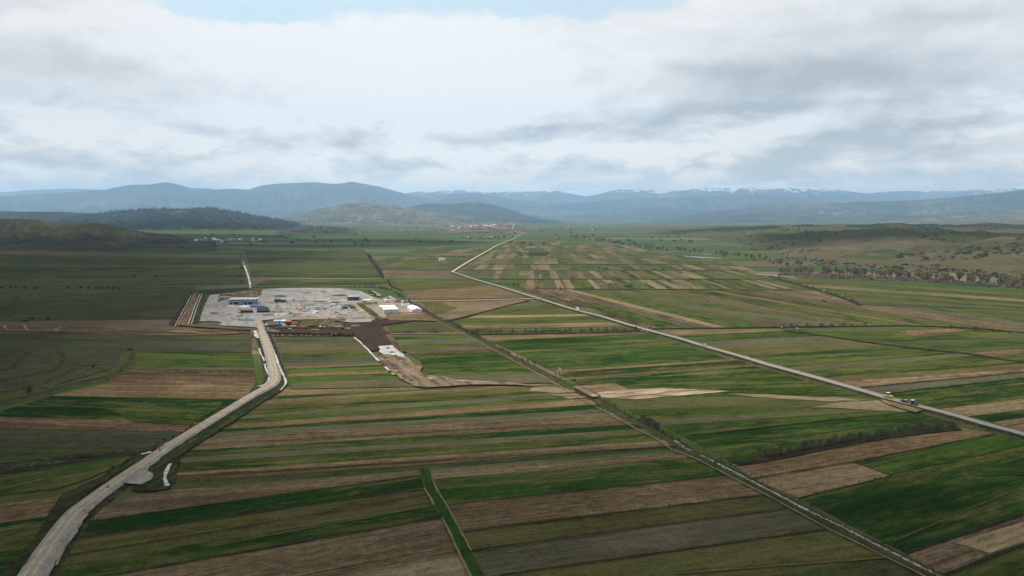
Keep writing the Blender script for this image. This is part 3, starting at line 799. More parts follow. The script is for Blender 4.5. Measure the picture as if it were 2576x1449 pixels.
ROLL = [(0.0, (0.046, 0.034, 0.026)), (0.2, (0.058, 0.050, 0.030)), (0.40, (0.064, 0.070, 0.030)), (0.56, (0.088, 0.080, 0.044)), (0.74, (0.105, 0.090, 0.054)), (0.92, (0.18, 0.14, 0.09))]
M['rolling'] = hill_mat('rolling_pasture', ROLL, scale=0.006, dark=0.55, terr=False, cells=True)
link('terrain', me, M['rolling'], kind='structure')
def terrain_z(x, y):
    """height of the rolling land"""
    b = math.log(y / 1230.0) / math.log(7200 / 1230.0)
    a = (x / y * FPX + CX - 1560) / (3300 - 1560)
    if not (0 <= a <= 1 and 0 <= b <= 1): return 0.0
    i, j = min(ny - 2, int(b * (ny - 1))), min(nx - 2, int(a * (nx - 1)))
    fb, fa = b * (ny - 1) - i, a * (nx - 1) - j
    z = (Zg[i, j] * (1 - fa) + Zg[i, j + 1] * fa) * (1 - fb) + (Zg[i + 1, j] * (1 - fa) + Zg[i + 1, j + 1] * fa) * fb
    return max(0.0, float(z))
def hill_top(px, py):
    """first point of the rolling land on the sight line through a picture point, else the plain"""
    q = G(px, py)
    v = q - Vector((0, 0, CAM_H))
    n = 300
    for i in range(1, n):
        s = Vector((0, 0, CAM_H)) + v * (0.3 + 0.7 * i / n)
        if s.y > 1240 and s.z <= terrain_z(s.x, s.y):
            return Vector((s.x, s.y, terrain_z(s.x, s.y)))
    return q

# ------------------------------------------------------------------ air
hm = bpy.data.materials.new('haze'); hm.use_nodes = True
ht = NT(hm.node_tree); ht.n.clear()
ho = ht.new('ShaderNodeOutputMaterial'); hv = ht.new('ShaderNodeVolumePrincipled')
hv.inputs['Color'].default_value = (0.40, 0.645, 0.95, 1)
hv.inputs['Density'].default_value = 3.5e-5
hv.inputs['Anisotropy'].default_value = 0.2
ht.l.new(hv.outputs[0], ho.inputs['Volume'])
bm = bmesh.new(); bmesh.ops.create_cube(bm, size=1.0)
for v in bm.verts:
    v.co = (v.co.x * 92000, 29000 + v.co.y * 66000, -5.0 + (v.co.z + 0.5) * 2055)
link('haze', bm_mesh(bm, 'haze'), hm, kind='stuff')

# clouds added out of view above the haze, to shade the land and dim skylight
cm, ct, cb = new_mat('cloud')
cb.inputs['Base Color'].default_value = (0.80, 0.81, 0.83, 1)
tr = ct.new('ShaderNodeBsdfTranslucent'); tr.inputs[0].default_value = (0.42, 0.43, 0.45, 1)
tp = ct.new('ShaderNodeBsdfTransparent')
ma = ct.new('ShaderNodeMixShader'); ma.inputs[0].default_value = 0.6
ct.l.new(cb.outputs[0], ma.inputs[1]); ct.l.new(tr.outputs[0], ma.inputs[2])
mb = ct.new('ShaderNodeMixShader')
thin = ct.noise(ct.new('ShaderNodeNewGeometry').outputs['Position'], 0.0022, 4.0, 0.6)
ct.l.new(ct.lin(thin, 0.35, 0.65, 0.55, 1.0), mb.inputs[0])
ct.l.new(tp.outputs[0], mb.inputs[1]); ct.l.new(ma.outputs[0], mb.inputs[2])
ct.l.new(mb.outputs[0], [n for n in ct.n if n.type == 'OUTPUT_MATERIAL'][0].inputs[0])
CLOUD_Z = 2500.0
def shade_cloud(gx, gy, rx, ry, seed):
    """an added, unseen cloud set so that its shadow falls about (gx, gy)"""
    off = CLOUD_Z / math.tan(SUN_EL)
    bm = bmesh.new()
    bmesh.ops.create_icosphere(bm, subdivisions=4, radius=1.0)
    for v in bm.verts:
        n = float(fbm(v.co.x * 1.3 + seed * 5.1, v.co.y * 1.3 + v.co.z + seed, 4)) - 0.5
        r = 1 + n * 0.9
        z = v.co.z
        v.co = (v.co.x * rx * r, v.co.y * ry * r, (z * 190 if z > 0 else z * 30) * (0.7 + r * 0.4))
    o = link('cloud', bm_mesh(bm, 'cloud', True), cm)
    o.location = (gx + math.sin(SUN_AZ) * off, gy + math.cos(SUN_AZ) * off, CLOUD_Z)
    tag(o, 'unseen flat-based cloud added high over the valley to shade it', 'cloud', 'added shading clouds over the valley')
    return o
for i, (gx, gy, rx, ry) in enumerate([(-330, 170, 480, 210), (300, 240, 430, 150), (-640, 470, 430, 300), (60, -350, 900, 300), (-950, 1000, 620, 480), (-1350, 2000, 900, 700), (-800, 3100, 620, 520),
                                      (-2200, 3800, 1200, 900), (2400, 4700, 1500, 560), (760, 420, 250, 120), (0, -1600, 1500, 700), (-1900, -500, 900, 800), (1700, -500, 900, 700), (1900, 1500, 500, 420), (700, -1000, 800, 500), (2000, -1000, 800, 500), (1300, -2100, 1100, 600), (2700, -300, 700, 420), (1450, 2650, 700, 560)]):
    shade_cloud(gx, gy, rx, ry, i + 1)

# ------------------------------------------------------------------ roads, ditches, water
def band_mat(name, base, edge, half, tracks=None, speck=0.25, rough=1.0, spec=0.0):
    """a lane: UV = metres along / across; worn wheel tracks, ragged pale or weedy margins"""
    m, t, bs = new_mat(name)
    uv = t.new('ShaderNodeUVMap', uv_map='UVMap').outputs[0]
    u, v = t.xyz(uv)[:2]
    n = t.lin(t.noise(t.scale(uv, 0.35, 1.0), 0.7, 5.0, 0.7), 0.28, 0.72)
    n2 = t.lin(t.noise(uv, 0.13, 4.0, 0.6), 0.28, 0.72)
    n3 = t.noise(uv, 2.6, 3.0, 0.7)
    av = t.m('ABSOLUTE', v)
    ef = t.ss(t.m('ADD', av, t.m('MULTIPLY', t.m('SUBTRACT', n, 0.5), half * 0.9)), half * 0.72, half * 1.05)
    c = t.mix(ef, base, edge)
    if tracks:
        tr = t.m('ABSOLUTE', t.m('SUBTRACT', av, tracks[0]))
        tf = t.m('SUBTRACT', 1.0, t.ss(t.m('ADD', tr, t.m('MULTIPLY', t.m('SUBTRACT', n2, 0.5), 0.7)), 0.15, 0.75))
        c = t.mix(t.m('MULTIPLY', tf, 0.65), c, tracks[1])
    f = t.m('ADD', 1.0, t.m('ADD', t.m('MULTIPLY', t.m('SUBTRACT', n, 0.5), speck * 2), t.m('ADD', t.m('MULTIPLY', t.m('SUBTRACT', n2, 0.5), speck * 1.6), t.m('MULTIPLY', t.m('SUBTRACT', n3, 0.5), speck * 1.6))))
    s = t.vm('SCALE', c); t.l.new(t.m('MAXIMUM', f, 0.3), s.node.inputs['Scale'])
    t.put(bs.inputs['Base Color'], s)
    bs.inputs['Roughness'].default_value = rough; bs.inputs['Specular IOR Level'].default_value = spec
    return m
M['gravel'] = band_mat('gravel_road', (0.27, 0.235, 0.185), (0.19, 0.18, 0.16), 3.0, (1.1, (0.38, 0.335, 0.265)), 0.3)
M['asphalt'] = band_mat('asphalt_road', (0.225, 0.215, 0.20), (0.30, 0.27, 0.22), 2.7, (1.0, (0.26, 0.25, 0.235)), 0.10)
M['farm_track'] = band_mat('farm_track', (0.38, 0.335, 0.26), (0.22, 0.20, 0.12), 2.2, (0.9, (0.46, 0.40, 0.31)), 0.15)
M['verge'] = band_mat('grass_verge', (0.046, 0.047, 0.026), (0.060, 0.060, 0.029), 6.0, None, 0.42)
M['dark_verge'] = band_mat('dark_grass_bank', (0.030, 0.031, 0.021), (0.046, 0.044, 0.027), 6.0, None, 0.45)
M['green_verge'] = band_mat('green_grass_bank', (0.025, 0.056, 0.015), (0.055, 0.064, 0.024), 4.0, None, 0.35)
M['olive_verge'] = band_mat('rough_grass_verge', (0.054, 0.062, 0.025), (0.070, 0.070, 0.032), 9.0, None, 0.40)
M['foot_path'] = band_mat('trodden_path', (0.165, 0.145, 0.085), (0.09, 0.09, 0.042), 0.42, None, 0.30)
M['balk'] = band_mat('grass_balk', (0.115, 0.100, 0.055), (0.070, 0.070, 0.030), 0.3, None, 0.45)
M['shingle'] = band_mat('pale_shoulder', (0.24, 0.235, 0.225), (0.10, 0.10, 0.085), 5.0, None, 0.40)
m, t, bs = new_mat('silty_water')
g = t.new('ShaderNodeNewGeometry').outputs['Position']
n = t.noise(g, 0.35, 4.0, 0.6)
t.put(bs.inputs['Base Color'], t.mix(t.ss(n, 0.42, 0.60), (0.24, 0.23, 0.19), (0.50, 0.49, 0.45)))
bs.inputs['Roughness'].default_value = 0.35; bs.inputs['Specular IOR Level'].default_value = 0.3
M['water'] = m
m, t, bs = new_mat('river_water')
bs.inputs['Base Color'].default_value = (0.30, 0.32, 0.31, 1); bs.inputs['Roughness'].default_value = 0.08; bs.inputs['Specular IOR Level'].default_value = 0.5
M['river'] = m

def smooth_line(P, step):
    """Catmull-Rom through world points, resampled"""
    out = []
    n = len(P)
    for i in range(n - 1):
        p0, p1, p2, p3 = P[max(0, i - 1)], P[i], P[i + 1], P[min(n - 1, i + 2)]
        L = (p2 - p1).length
        k = max(1, int(L / step))
        for j in range(k):
            t_ = j / k
            out.append(0.5 * ((2 * p1) + (p2 - p0) * t_ + (2 * p0 - 5 * p1 + 4 * p2 - p3) * t_ ** 2 + (3 * p1 - p0 - 3 * p2 + p3) * t_ ** 3))
    out.append(P[-1])
    return out

def ribbon(name, px, prof, mats, step=6.0, jit=0.0, z0=0.0, parent=None, tight=False, kind='structure'):
    """a band of ground along a line: prof = [(across, height)...], one material per band between them"""
    zc = z0 + max(q[1] for q in prof)
    W = [Vector((*G(p[0], p[1], zc)[:2], 0)) for p in px]
    W = smooth_line(W, step) if not tight else W
    bm = bmesh.new(); uv = bm.loops.layers.uv.new('UVMap')
    rowsv = []; us = []; u = 0.0
    for i, p in enumerate(W):
        d = (W[min(i + 1, len(W) - 1)] - W[max(i - 1, 0)]); d.z = 0; d.normalize()
        nr = Vector((d.y, -d.x, 0))           # to the right hand of travel
        if i: u += (p - W[i - 1]).length
        us.append(u)
        row = []
        for k, (o, z) in enumerate(prof):
            jj = rnd.uniform(-jit, jit) if jit and k in (0, len(prof) - 1) else (rnd.uniform(-jit, jit) * 0.4 if jit else 0)
            q = p + nr * (o + jj)
            row.append(bm.verts.new((q.x, q.y, z + z0)))
        rowsv.append(row)
    ml = []
    for mm in mats:
        if mm not in ml: ml.append(mm)
    for i in range(len(W) - 1):
        for k in range(len(prof) - 1):
            try:
                f = bm.faces.new((rowsv[i][k], rowsv[i][k + 1], rowsv[i + 1][k + 1], rowsv[i + 1][k]))
            except ValueError:
                continue
            f.material_index = ml.index(mats[k])
            for l, (uu, vv) in zip(f.loops, ((us[i], prof[k][0]), (us[i], prof[k + 1][0]), (us[i + 1], prof[k + 1][0]), (us[i + 1], prof[k][0]))):
                l[uv].uv = (uu, vv)
    me = bm_mesh(bm, name)
    for mm in ml: me.materials.append(M[mm])
    o = link(name, me, None, parent, kind)
    return o

Z1 = 0.42
GRAVEL = [(-5, 1560), (30, 1500), (70, 1449), (120, 1374), (160, 1319), (190, 1284), (225, 1257), (265, 1227), (310, 1197), (370, 1157), (412, 1128), (475, 1089), (550, 1043), (600, 1013),
          (644, 986), (669, 973), (688, 958), (691, 941), (685, 913), (676, 878), (666, 850), (656, 823), (650, 806)]
ribbon('gravel_road', GRAVEL, [(-6.8, -0.4), (-3.8, 0.05), (-2.6, 0.75), (0, 0.85), (2.6, 0.75), (3.8, 0.05), (6.8, -0.4)], ['dark_verge', 'shingle', 'gravel', 'gravel', 'shingle', 'dark_verge'], 4.0, 0.35, Z1)
ASPH = [(2900, 1195), (2700, 1131), (2576, 1091), (2482, 1066), (2382, 1038), (2307, 1019), (2232, 1000), (2182, 985), (2107, 964), (2032, 943), (1932, 916), (1863, 895), (1770, 869), (1713, 851.5),
        (1625, 828), (1575, 814), (1513, 795), (1468, 784), (1432, 774), (1397, 763), (1361, 752), (1315, 738), (1265, 722.5), (1226, 711), (1185, 699), (1142, 684.5)]
ribbon('asphalt_road', ASPH, [(-8.0, -0.4), (-5.0, 0.0), (-2.7, 1.0), (0, 1.08), (2.7, 1.0), (4.2, 0.1), (6.0, -0.4)], ['verge', 'dark_verge', 'asphalt', 'asphalt', 'verge', 'verge'], 6.0, 0.3, Z1)
ribbon('asphalt_road', [(1137, 684.5), (1143, 680), (1160, 669), (1186, 653.5), (1229, 629), (1254, 615.5), (1288, 602), (1303, 593), (1322, 585)],
       [(-6.0, 0.0), (-3.0, 0.8), (3.0, 0.8), (6.0, 0.0)], ['verge', 'farm_track', 'verge'], 10.0, 0.3, Z1)
ribbon('farm_track', [(674, 701.5), (800, 701), (964, 700), (1100, 699.7), (1188, 699.7)], [(-3.2, 0.0), (-2.0, 0.3), (2.0, 0.3), (3.2, 0.0)], ['verge', 'farm_track', 'verge'], 10.0, 0.3, Z1)
ribbon('farm_track', [(1012, 756), (1040, 756.8), (1069, 757), (1150, 756), (1288, 752.5), (1345, 751), (1362, 751.5)], [(-3.0, 0.0), (-2.2, 0.35), (2.2, 0.35), (3.0, 0.0)], ['verge', 'farm_track', 'verge'], 6.0, 0.2, Z1)
ribbon('farm_track', [(1094, 646.5), (1130, 650), (1186, 653)], [(-2, 0.2), (2, 0.2)], ['farm_track'], 10.0, 0.2, Z1)
# bank of the gravel road: broad dark slope on its east side
field('DG', [(720, 968), (700, 988), (644, 1021), (600, 1051), (557, 1079), (500, 1116), (462, 1140), (445, 1170), (443, 1206), (425, 1230), (362, 1236), (330, 1232), (352, 1200), (385, 1170), (420, 1140), (480, 1098), (560, 1048), (640, 1000), (700, 972)], name='bank', base=0.3, jit=0.8)
field('DG', [(-30, 1500), (10, 1440), (70, 1370), (118, 1302), (150, 1250), (185, 1232), (300, 1175), (330, 1146), (400, 1128), (345, 1160), (280, 1200), (215, 1245), (165, 1295), (110, 1370), (60, 1440), (20, 1500)], name='bank', base=0.3, jit=0.8)
field('GV', [(318, 1196), (345, 1172), (372, 1168), (384, 1190), (380, 1206), (355, 1218), (325, 1216), (298, 1212)], name='gravel_lay_by', base=0.62, jit=1.6)
field('GV', [(232, 1262), (262, 1236), (285, 1228), (270, 1243), (240, 1266), (220, 1290), (205, 1318), (180, 1352), (150, 1400), (122, 1449), (108, 1449), (140, 1395), (180, 1335)], name='gravel_shoulder', base=0.5, jit=0.9)
field('SD', [(198, 1316), (215, 1293), (224, 1291), (204, 1313), (192, 1340), (178, 1360), (165, 1378), (145, 1420), (139, 1422), (152, 1388), (175, 1352)], name='bare_ground', base=0.55, jit=0.5)

field('PK', [(2212, 1000), (2255, 1011), (2300, 1023), (2320, 1031), (2304, 1037), (2262, 1026), (2226, 1014)], name='bare_bank', base=0.5, jit=0.4)
# long drainage ditch
DITCH = [(1036, 763), (1054, 773), (1094, 795), (1130, 812), (1181, 838), (1231, 865), (1288, 895), (1340, 921), (1388, 945), (1438, 973), (1503, 1003), (1563, 1038), (1638, 1074), (1663, 1088),
         (1700, 1108), (1728, 1127), (1788, 1157), (1850, 1187), (1932, 1229.5), (2002, 1267), (2052, 1292), (2107, 1319.5), (2162, 1347), (2217, 1374.5), (2262, 1397), (2307, 1419.5), (2357, 1444.5), (2440, 1490), (2540, 1545)]
ribbon('ditch', DITCH, [(-3.2, -0.4), (-1.8, 0.10), (-1.1, 0.5), (-0.5, 0.12), (0.5, 0.12), (1.1, 0.5), (1.8, 0.10), (3.2, -0.4)],
       ['verge', 'olive_verge', 'verge', 'verge', 'verge', 'olive_verge', 'verge'], 5.0, 0.5, Z1)
def water_run(px, wmin, wmax, z, gap=0.0, step=3.0, name='water', mat='water', wob=0.6):
    """water or wet silt lying along a ditch, its margins uneven, with breaks where weeds cover it"""
    W = smooth_line([Vector((*G(p[0], p[1], z)[:2], 0)) for p in px], step)
    bm = bmesh.new(); prev = None
    sd = rnd.uniform(0, 90)
    for i, p in enumerate(W):
        d = (W[min(i + 1, len(W) - 1)] - W[max(i - 1, 0)]); d.z = 0; d.normalize()
        nr = Vector((d.y, -d.x, 0))
        wv = wmin + (wmax - wmin) * min(1, max(0, 2.0 * float(fbm(i * 0.41 + sd, sd, 3)) - 0.5))
        sh = (float(vnoise(i * 0.23 + sd, 3.3)) - 0.5) * wob
        if gap and float(vnoise(i * 0.37 + sd * 2, 8.8)) < gap:
            prev = None; continue
        a = bm.verts.new((p + nr * (sh - wv / 2))[:2] + (z,)); b = bm.verts.new((p + nr * (sh + wv / 2))[:2] + (z,))
        if prev: bm.faces.new((prev[0], prev[1], b, a))
        prev = (a, b)
    return link(name, bm_mesh(bm, name), M[mat], kind='structure')
water_run([(1728, 1127), (1788, 1157), (1850, 1187), (1932, 1229.5), (2002, 1267), (2052, 1292)], 0.1, 0.7, Z1 + 0.22, 0.2, 0.6, wob=0.9)
water_run([(2052, 1292), (2107, 1319.5), (2162, 1347), (2217, 1374.5), (2262, 1397), (2307, 1419.5), (2357, 1444.5), (2440, 1490), (2540, 1545)], 0.1, 0.7, Z1 + 0.22, 0.2, 0.6, wob=0.9)
field('SD', [(1440.5, 971.5), (1453, 971.5), (1480, 982), (1508, 995), (1490.5, 999), (1465, 986)], name='bare_ground', base=1.25, jit=0.3)
# pale silt and stones lying along the ditch bed
W_ = smooth_line([Vector((*G(p[0], p[1], 0.7)[:2], 0)) for p in DITCH[14:]], 1.0)
P_, F_ = [], []
for i, p in enumerate(W_[:-1]):
    d_ = (W_[i + 1] - p).normalized(); nr_ = Vector((d_.y, -d_.x, 0))
    den = float(fbm(i * 0.11, 4.4, 3)); sh = (float(vnoise(i * 0.07, 1.1)) - 0.5) * 1.3
    for k in range(int(max(0, (den - 0.30) * 46))):
        q = p + d_ * rnd.uniform(0, 1) + nr_ * (sh + rnd.gauss(0, 0.38)); s = rnd.uniform(0.08, 0.36); an = rnd.uniform(0, 6.28)
        z_ = Z1 + rnd.uniform(0.24, 0.36); e_ = Vector((math.cos(an), math.sin(an), 0)) * s; f_ = Vector((-e_.y, e_.x, 0)) * rnd.uniform(0.4, 0.9)
        n0 = len(P_); P_ += [tuple(q - e_ + Vector((0, 0, z_ - 0.1))), tuple(q - f_ + Vector((0, 0, z_ - 0.1))), tuple(q + e_ + Vector((0, 0, z_ - 0.1))), tuple(q + f_ + Vector((0, 0, z_ - 0.1))), tuple(q + Vector((0, 0, z_ + s * 0.4)))]
        F_ += [(n0, n0 + 1, n0 + 4), (n0 + 1, n0 + 2, n0 + 4), (n0 + 2, n0 + 3, n0 + 4), (n0 + 3, n0, n0 + 4)]
me = bpy.data.meshes.new('pebbles'); me.from_pydata(P_, [], F_); me.update()
tag(link('pebbles', me, M['water'], kind='stuff'), 'pale stones and silt along the bed of the long diagonal ditch', 'stones')
# paths worn beside it
ribbon('path', [(1060, 790), (1170, 842), (1290, 905), (1380, 955), (1430, 985), (1495, 1020), (1540, 1045), (1600, 1078), (1655, 1105), (1690, 1130), (1740, 1148), (1835, 1197), (1930, 1245), (2000, 1283), (2085, 1330), (2160, 1366), (2235, 1403), (2330, 1450), (2420, 1500)],
       [(-0.4, 0.2), (0.4, 0.2)], ['foot_path'], 5.0, 0.25, Z1)
# short grass ditch in the near fields
SHORT = [(1066, 1178), (1074, 1195), (1089, 1232), (1112, 1269.5), (1131, 1307), (1151, 1349.5), (1174, 1394.5), (1201, 1444.5), (1240, 1515), (1262, 1560)]
ribbon('ditch', SHORT, [(-1.9, -0.3), (-1.1, 0.25), (0, 0.0), (1.1, 0.25), (1.9, -0.3)], ['green_verge'] * 4, 3.0, 0.25, Z1)
ribbon('path', [(1083, 1200), (1103, 1238), (1126, 1276), (1146, 1312), (1166, 1348), (1185, 1384)], [(-0.4, 0.12), (0.4, 0.12)], ['foot_path'], 3.0, 0.15, Z1)
ribbon('path', [(1068, 1228), (1082, 1250), (1092, 1270)], [(-0.5, 0.12), (0.5, 0.12)], ['foot_path'], 3.0, 0.15, Z1)
ribbon('path', [(1112, 1302), (1132, 1340), (1152, 1385), (1176, 1432), (1200, 1480)], [(-0.4, 0.12), (0.4, 0.12)], ['foot_path'], 3.0, 0.15, Z1)
# dark furrows and balks between the strips
FURROWS = []
def furrow(a, b, wd=0.7, mat='dark_verge', z=0.45):
    FURROWS.append((a, b))
    k = 6
    P = [(a[0] + (b[0] - a[0]) * i / k, a[1] + (b[1] - a[1]) * i / k + rnd.uniform(-0.25, 0.25)) for i in range(k + 1)]
    ribbon('furrow', P, [(-wd / 2, 0.0), (wd / 2, 0.0)], [mat], 5.0, wd * 0.25, z)
for a, b, wd in [((212, 1312), (1056, 1195), 0.6), ((182, 1355), (1066, 1227), 0.7), ((230, 1453), (1111, 1301.5), 0.9), ((150, 1400), (1069, 1247), 0.5), ((1124, 1270), (1830, 1196), 0.7), ((1161, 1337), (1923, 1244), 0.7),
                 ((1187, 1383), (1984, 1279), 0.6), ((1260, 1445), (2084, 1330), 0.7), ((450, 1197), (1700, 1122), 0.8), ((500, 1118), (1610, 1058), 0.5), ((1738, 1094), (2144, 1050), 1.0), ((2277, 1392), (2576, 1292), 1.0),
                 ((2374, 1446), (2576, 1368), 1.1), ((2144, 1163), (2504, 1091), 0.8), ((1893, 1203), (2144, 1163), 0.7), ((2010, 1252), (2242, 1197), 0.7), ((290, 929), (638, 931), 0.6), ((0, 1081), (440, 1085), 0.6),
                 ((2165, 974), (2576, 936), 1.2), ((2232, 989), (2576, 950), 1.2), ((0, 783), (440, 779), 1.5), ((0, 745), (462, 744), 1.2), ((1444, 949), (1888, 917), 0.5), ((640, 1021), (1500, 994), 0.5)]:
    furrow(a, b, wd)
for a, b, wd in [((644, 1352), (1089, 1271), 0.6), ((860, 1268), (1066, 1228), 0.5), ((1187, 1380), (1288, 1366), 0.6), ((1700, 1442), (2228, 1402), 0.7), ((2030, 945), (2260, 930), 0.8), ((2110, 960), (2330, 942), 0.8),
                 ((2250, 1360), (2576, 1222), 0.4), ((1450, 966), (1560, 962), 0.6)]:
    furrow(a, b, wd, 'balk')
# hedge banks and small ditches across the plain
for px, wd in [([(1850, 1163), (1932, 1150), (2107, 1116), (2257, 1091), (2407, 1075)], 6.0), ([(-200, 1215), (0, 1185), (125, 1170), (225, 1153), (325, 1140), (395, 1130)], 5.0),
               ([(1178, 840), (1300, 839), (1460, 836), (1615, 832)], 5.0), ([(1640, 826), (1800, 824.5), (1977, 822), (2200, 819), (2300, 818.5), (2480, 827), (2700, 848)], 4.5),
               ([(1975, 831), (2072, 843), (2207, 863), (2357, 880), (2432, 888), (2576, 910), (2900, 955)], 5.0), ([(1340, 725), (1500, 726.6), (1750, 728), (1990, 729)], 6.0),
               ([(1150, 700), (1300, 702), (1600, 702), (1800, 702), (1960, 704)], 5.0), ([(1160, 680), (1300, 680), (1600, 680), (1880, 681)], 5.0), ([(1200, 664.5), (1500, 664.5), (1840, 665)], 6.0),
               ([(690, 845), (760, 846), (893, 845)], 5.0), ([(978, 840.5), (1178, 839)], 5.0), ([(1118, 807), (1150, 801), (1225, 781.5), (1290, 765), (1330, 756)], 5.0),
               ([(1935, 694), (2027, 720), (2119, 748), (2164, 767)], 6.0), ([(0, 640), (80, 646), (220, 656)], 8.0), ([(500, 733), (560, 727), (626, 723.5)], 5.0), ([(630, 723), (820, 721), (930, 722), (985, 728)], 5.0),
               ([(964, 700), (949, 675), (936.5, 658), (924, 638)], 6.0), ([(1012, 730), (984, 718), (975, 702)], 4.0)]:
    ribbon('hedge_bank', px, [(-wd / 2, -0.1), (-wd / 4, 0.35), (wd / 4, 0.35), (wd / 2, -0.1)], ['dark_verge', 'dark_verge', 'dark_verge'], 8.0, 0.4, 0.5)
# terraced banks on the slope west of the fields
for px, wd in [([(-80, 936), (0, 929), (25, 923), (50, 898), (66, 884)], 3.5), ([(-80, 962), (0, 953), (75, 940), (130, 928), (147, 913), (147, 893), (134, 874)], 6.0), ([(-80, 1000), (0, 985), (100, 960), (160, 935), (190, 920), (235, 916)], 11.0),
               ([(-80, 1030), (0, 1009), (100, 985), (200, 957), (268, 945), (300, 925), (318, 906), (327, 882)], 7.0), ([(-60, 850), (40, 848), (120, 846), (160, 842)], 5.0), ([(60, 805), (20, 790), (90, 762), (120, 750)], 5.0), ([(0, 775), (30, 760), (40, 745)], 5.0)]:
    ribbon('terrace_bank', px, [(-wd, -0.3), (-wd * 0.4, 0.3), (wd * 0.1, 1.3), (wd * 0.6, 0.6), (wd, -0.3)], ['olive_verge', 'olive_verge', 'verge', 'olive_verge'], 5.0, 1.0, 0.45)
# water beside the gravel road and the white-lined channels of the works
water_run([(674, 850), (689, 885), (704, 925), (717, 955), (718, 966), (705, 981)], 0.8, 1.8, 0.95)
water_run([(652, 876), (656, 890), (663, 903), (669, 928), (675, 943)], 0.6, 1.6, 0.95, 0.25)
water_run([(680, 950), (676, 960), (666, 967), (652, 972)], 1.5, 3.6, 0.95)
water_run([(640, 831), (644, 842), (650, 850)], 2.0, 4.0, 0.95)
water_run([(672, 823), (676, 828), (680, 832)], 1.5, 3.0, 0.95, 0.2)
water_run([(428, 1166), (420, 1180), (415, 1200), (420, 1222)], 1.1, 1.9, 0.8, 0.0, 1.5)
water_run([(380, 1136), (365, 1140), (355, 1142)], 0.8, 2.2, 0.95, 0.0, 1.5)
water_run([(424, 1113), (415, 1117)], 0.8, 1.6, 0.95, 0.0, 1.0)
water_run([(313, 916), (303, 925), (298, 928)], 0.8, 1.8, 0.6, 0.0, 1.0); water_run([(291, 931), (283, 938)], 0.8, 1.5, 0.6, 0.0, 1.0)
water_run([(891, 848), (912, 866), (936, 890), (954, 908)], 1.3, 2.2, 0.8)
water_run([(970, 922), (980, 932)], 1.2, 2.8, 0.8); water_run([(985, 938), (992, 942)], 1.0, 2.0, 0.8)
water_run([(630, 723), (625, 698), (616, 671), (610, 655)], 2.0, 3.6, 0.9, 0.1, 8.0)
water_run([(1903, 690), (1950, 693), (2005, 700)], 5, 13, 0.9, 0.1, 12.0, 'river', 'river', 6); water_run([(2130, 700), (2210, 703), (2300, 706)], 4, 10, 0.9, 0.15, 12.0, 'river', 'river', 5)
water_run([(1722, 644), (1770, 648), (1830, 651)], 6, 16, 0.9, 0.1, 14.0, 'river', 'river', 6); water_run([(1735, 638), (1790, 640)], 6, 14, 0.9, 0.1, 14.0, 'river', 'river', 6)
ribbon('channel', [(484, 742), (470, 769), (456, 796), (443, 819)], [(-1.4, 0.3), (-0.6, 0.05), (0.6, 0.05), (1.4, 0.3)], ['water'] * 3, 3.0, 0.45, 0.6)
ribbon('channel', [(506, 739), (496, 763), (487, 788), (477.5, 815)], [(-1.6, 0.3), (-0.5, 0.05), (0.5, 0.05), (1.6, 0.3)], ['water'] * 3, 6.0, 0.05, 0.6)

# ------------------------------------------------------------------ the works: ground
def zA(x, y): return (386.4 + x * 0.16, 695.5 + y * 0.16)
def zB(x, y): return (708.4 + x * 0.16, 695.5 + y * 0.16)
def z2(x, y): return (644 + x / 4, 772.8 + y / 4)
field('MD', [zA(600, 255), zA(720, 250), zA(1500, 178), zA(1500, 195), zA(760, 285), zA(690, 500), zA(600, 770), zA(420, 785), zA(240, 750), zA(370, 560)], name='bank', base=0.3, jit=0.8)
field('BR', [zA(640, 262), zA(700, 255), zA(640, 480), zA(530, 752), zA(400, 768), zA(530, 480)], name='bank', base=0.42, jit=0.5)
field('OD', [zA(760, 285), zA(850, 300), zA(800, 440), zA(720, 705), zA(610, 745), zA(690, 500)], name='bank', base=0.42, jit=0.5)
field('GV', [(501, 808), (512, 775), (522, 752), (529, 742), (600, 734), (671, 727), (710, 724.5), (820, 723.5), (860, 726), (905, 731), (945, 750), (1012, 762), (1072, 789), (968, 792), (946, 799), (880, 800), (708, 801), (655, 806), (654, 812), (652, 823), (541, 818), (560, 812), (545, 808)], name='gravel_pad', base=0.5, jit=0.6, tint=0.0)
field('BB', [(551, 740), (600, 733.5), (660, 728), (657, 742), (642, 750), (578, 751), (548, 760)], name='bare_ground', base=0.7, jit=0.6)
field('GB', [zB(1150, 440), zB(1100, 400), zB(1500, 385), zB(1700, 300), zB(1840, 370), zB(1500, 430)], name='bare_ground', base=0.7, jit=0.5)
field('GB', [zB(1060, 415), zB(1170, 420), zB(1450, 640), zB(1290, 625)], name='service_road', base=0.72, jit=0.3)
field('GB', [zB(0, 655), zB(700, 640), zB(1300, 622), zB(1460, 642), zB(1100, 655), zB(700, 665), zB(0, 685)], name='service_road', base=0.74, jit=0.3)
field('OD', [zB(1170, 420), zB(1260, 418), zB(1480, 560), zB(1640, 680), zB(1540, 690), zB(1330, 560)], name='bank', base=0.72, jit=0.5)
field('BB', [zB(1190, 415), zB(1505, 398), zB(1508, 435), zB(1280, 445)], name='bank', base=0.74, jit=0.4)
field('GB', [zB(1350, 460), zB(1540, 440), zB(1850, 430), zB(1960, 520), zB(2020, 575), zB(1620, 590), zB(1660, 660), zB(1560, 640), zB(1450, 540)], name='gravel_yard', base=0.76, jit=0.5)
field('BR', [zB(1620, 600), zB(2250, 588), zB(2480, 700), zB(2150, 690), zB(1700, 700), zB(1650, 660)], name='bare_ground', base=0.5, jit=0.6)
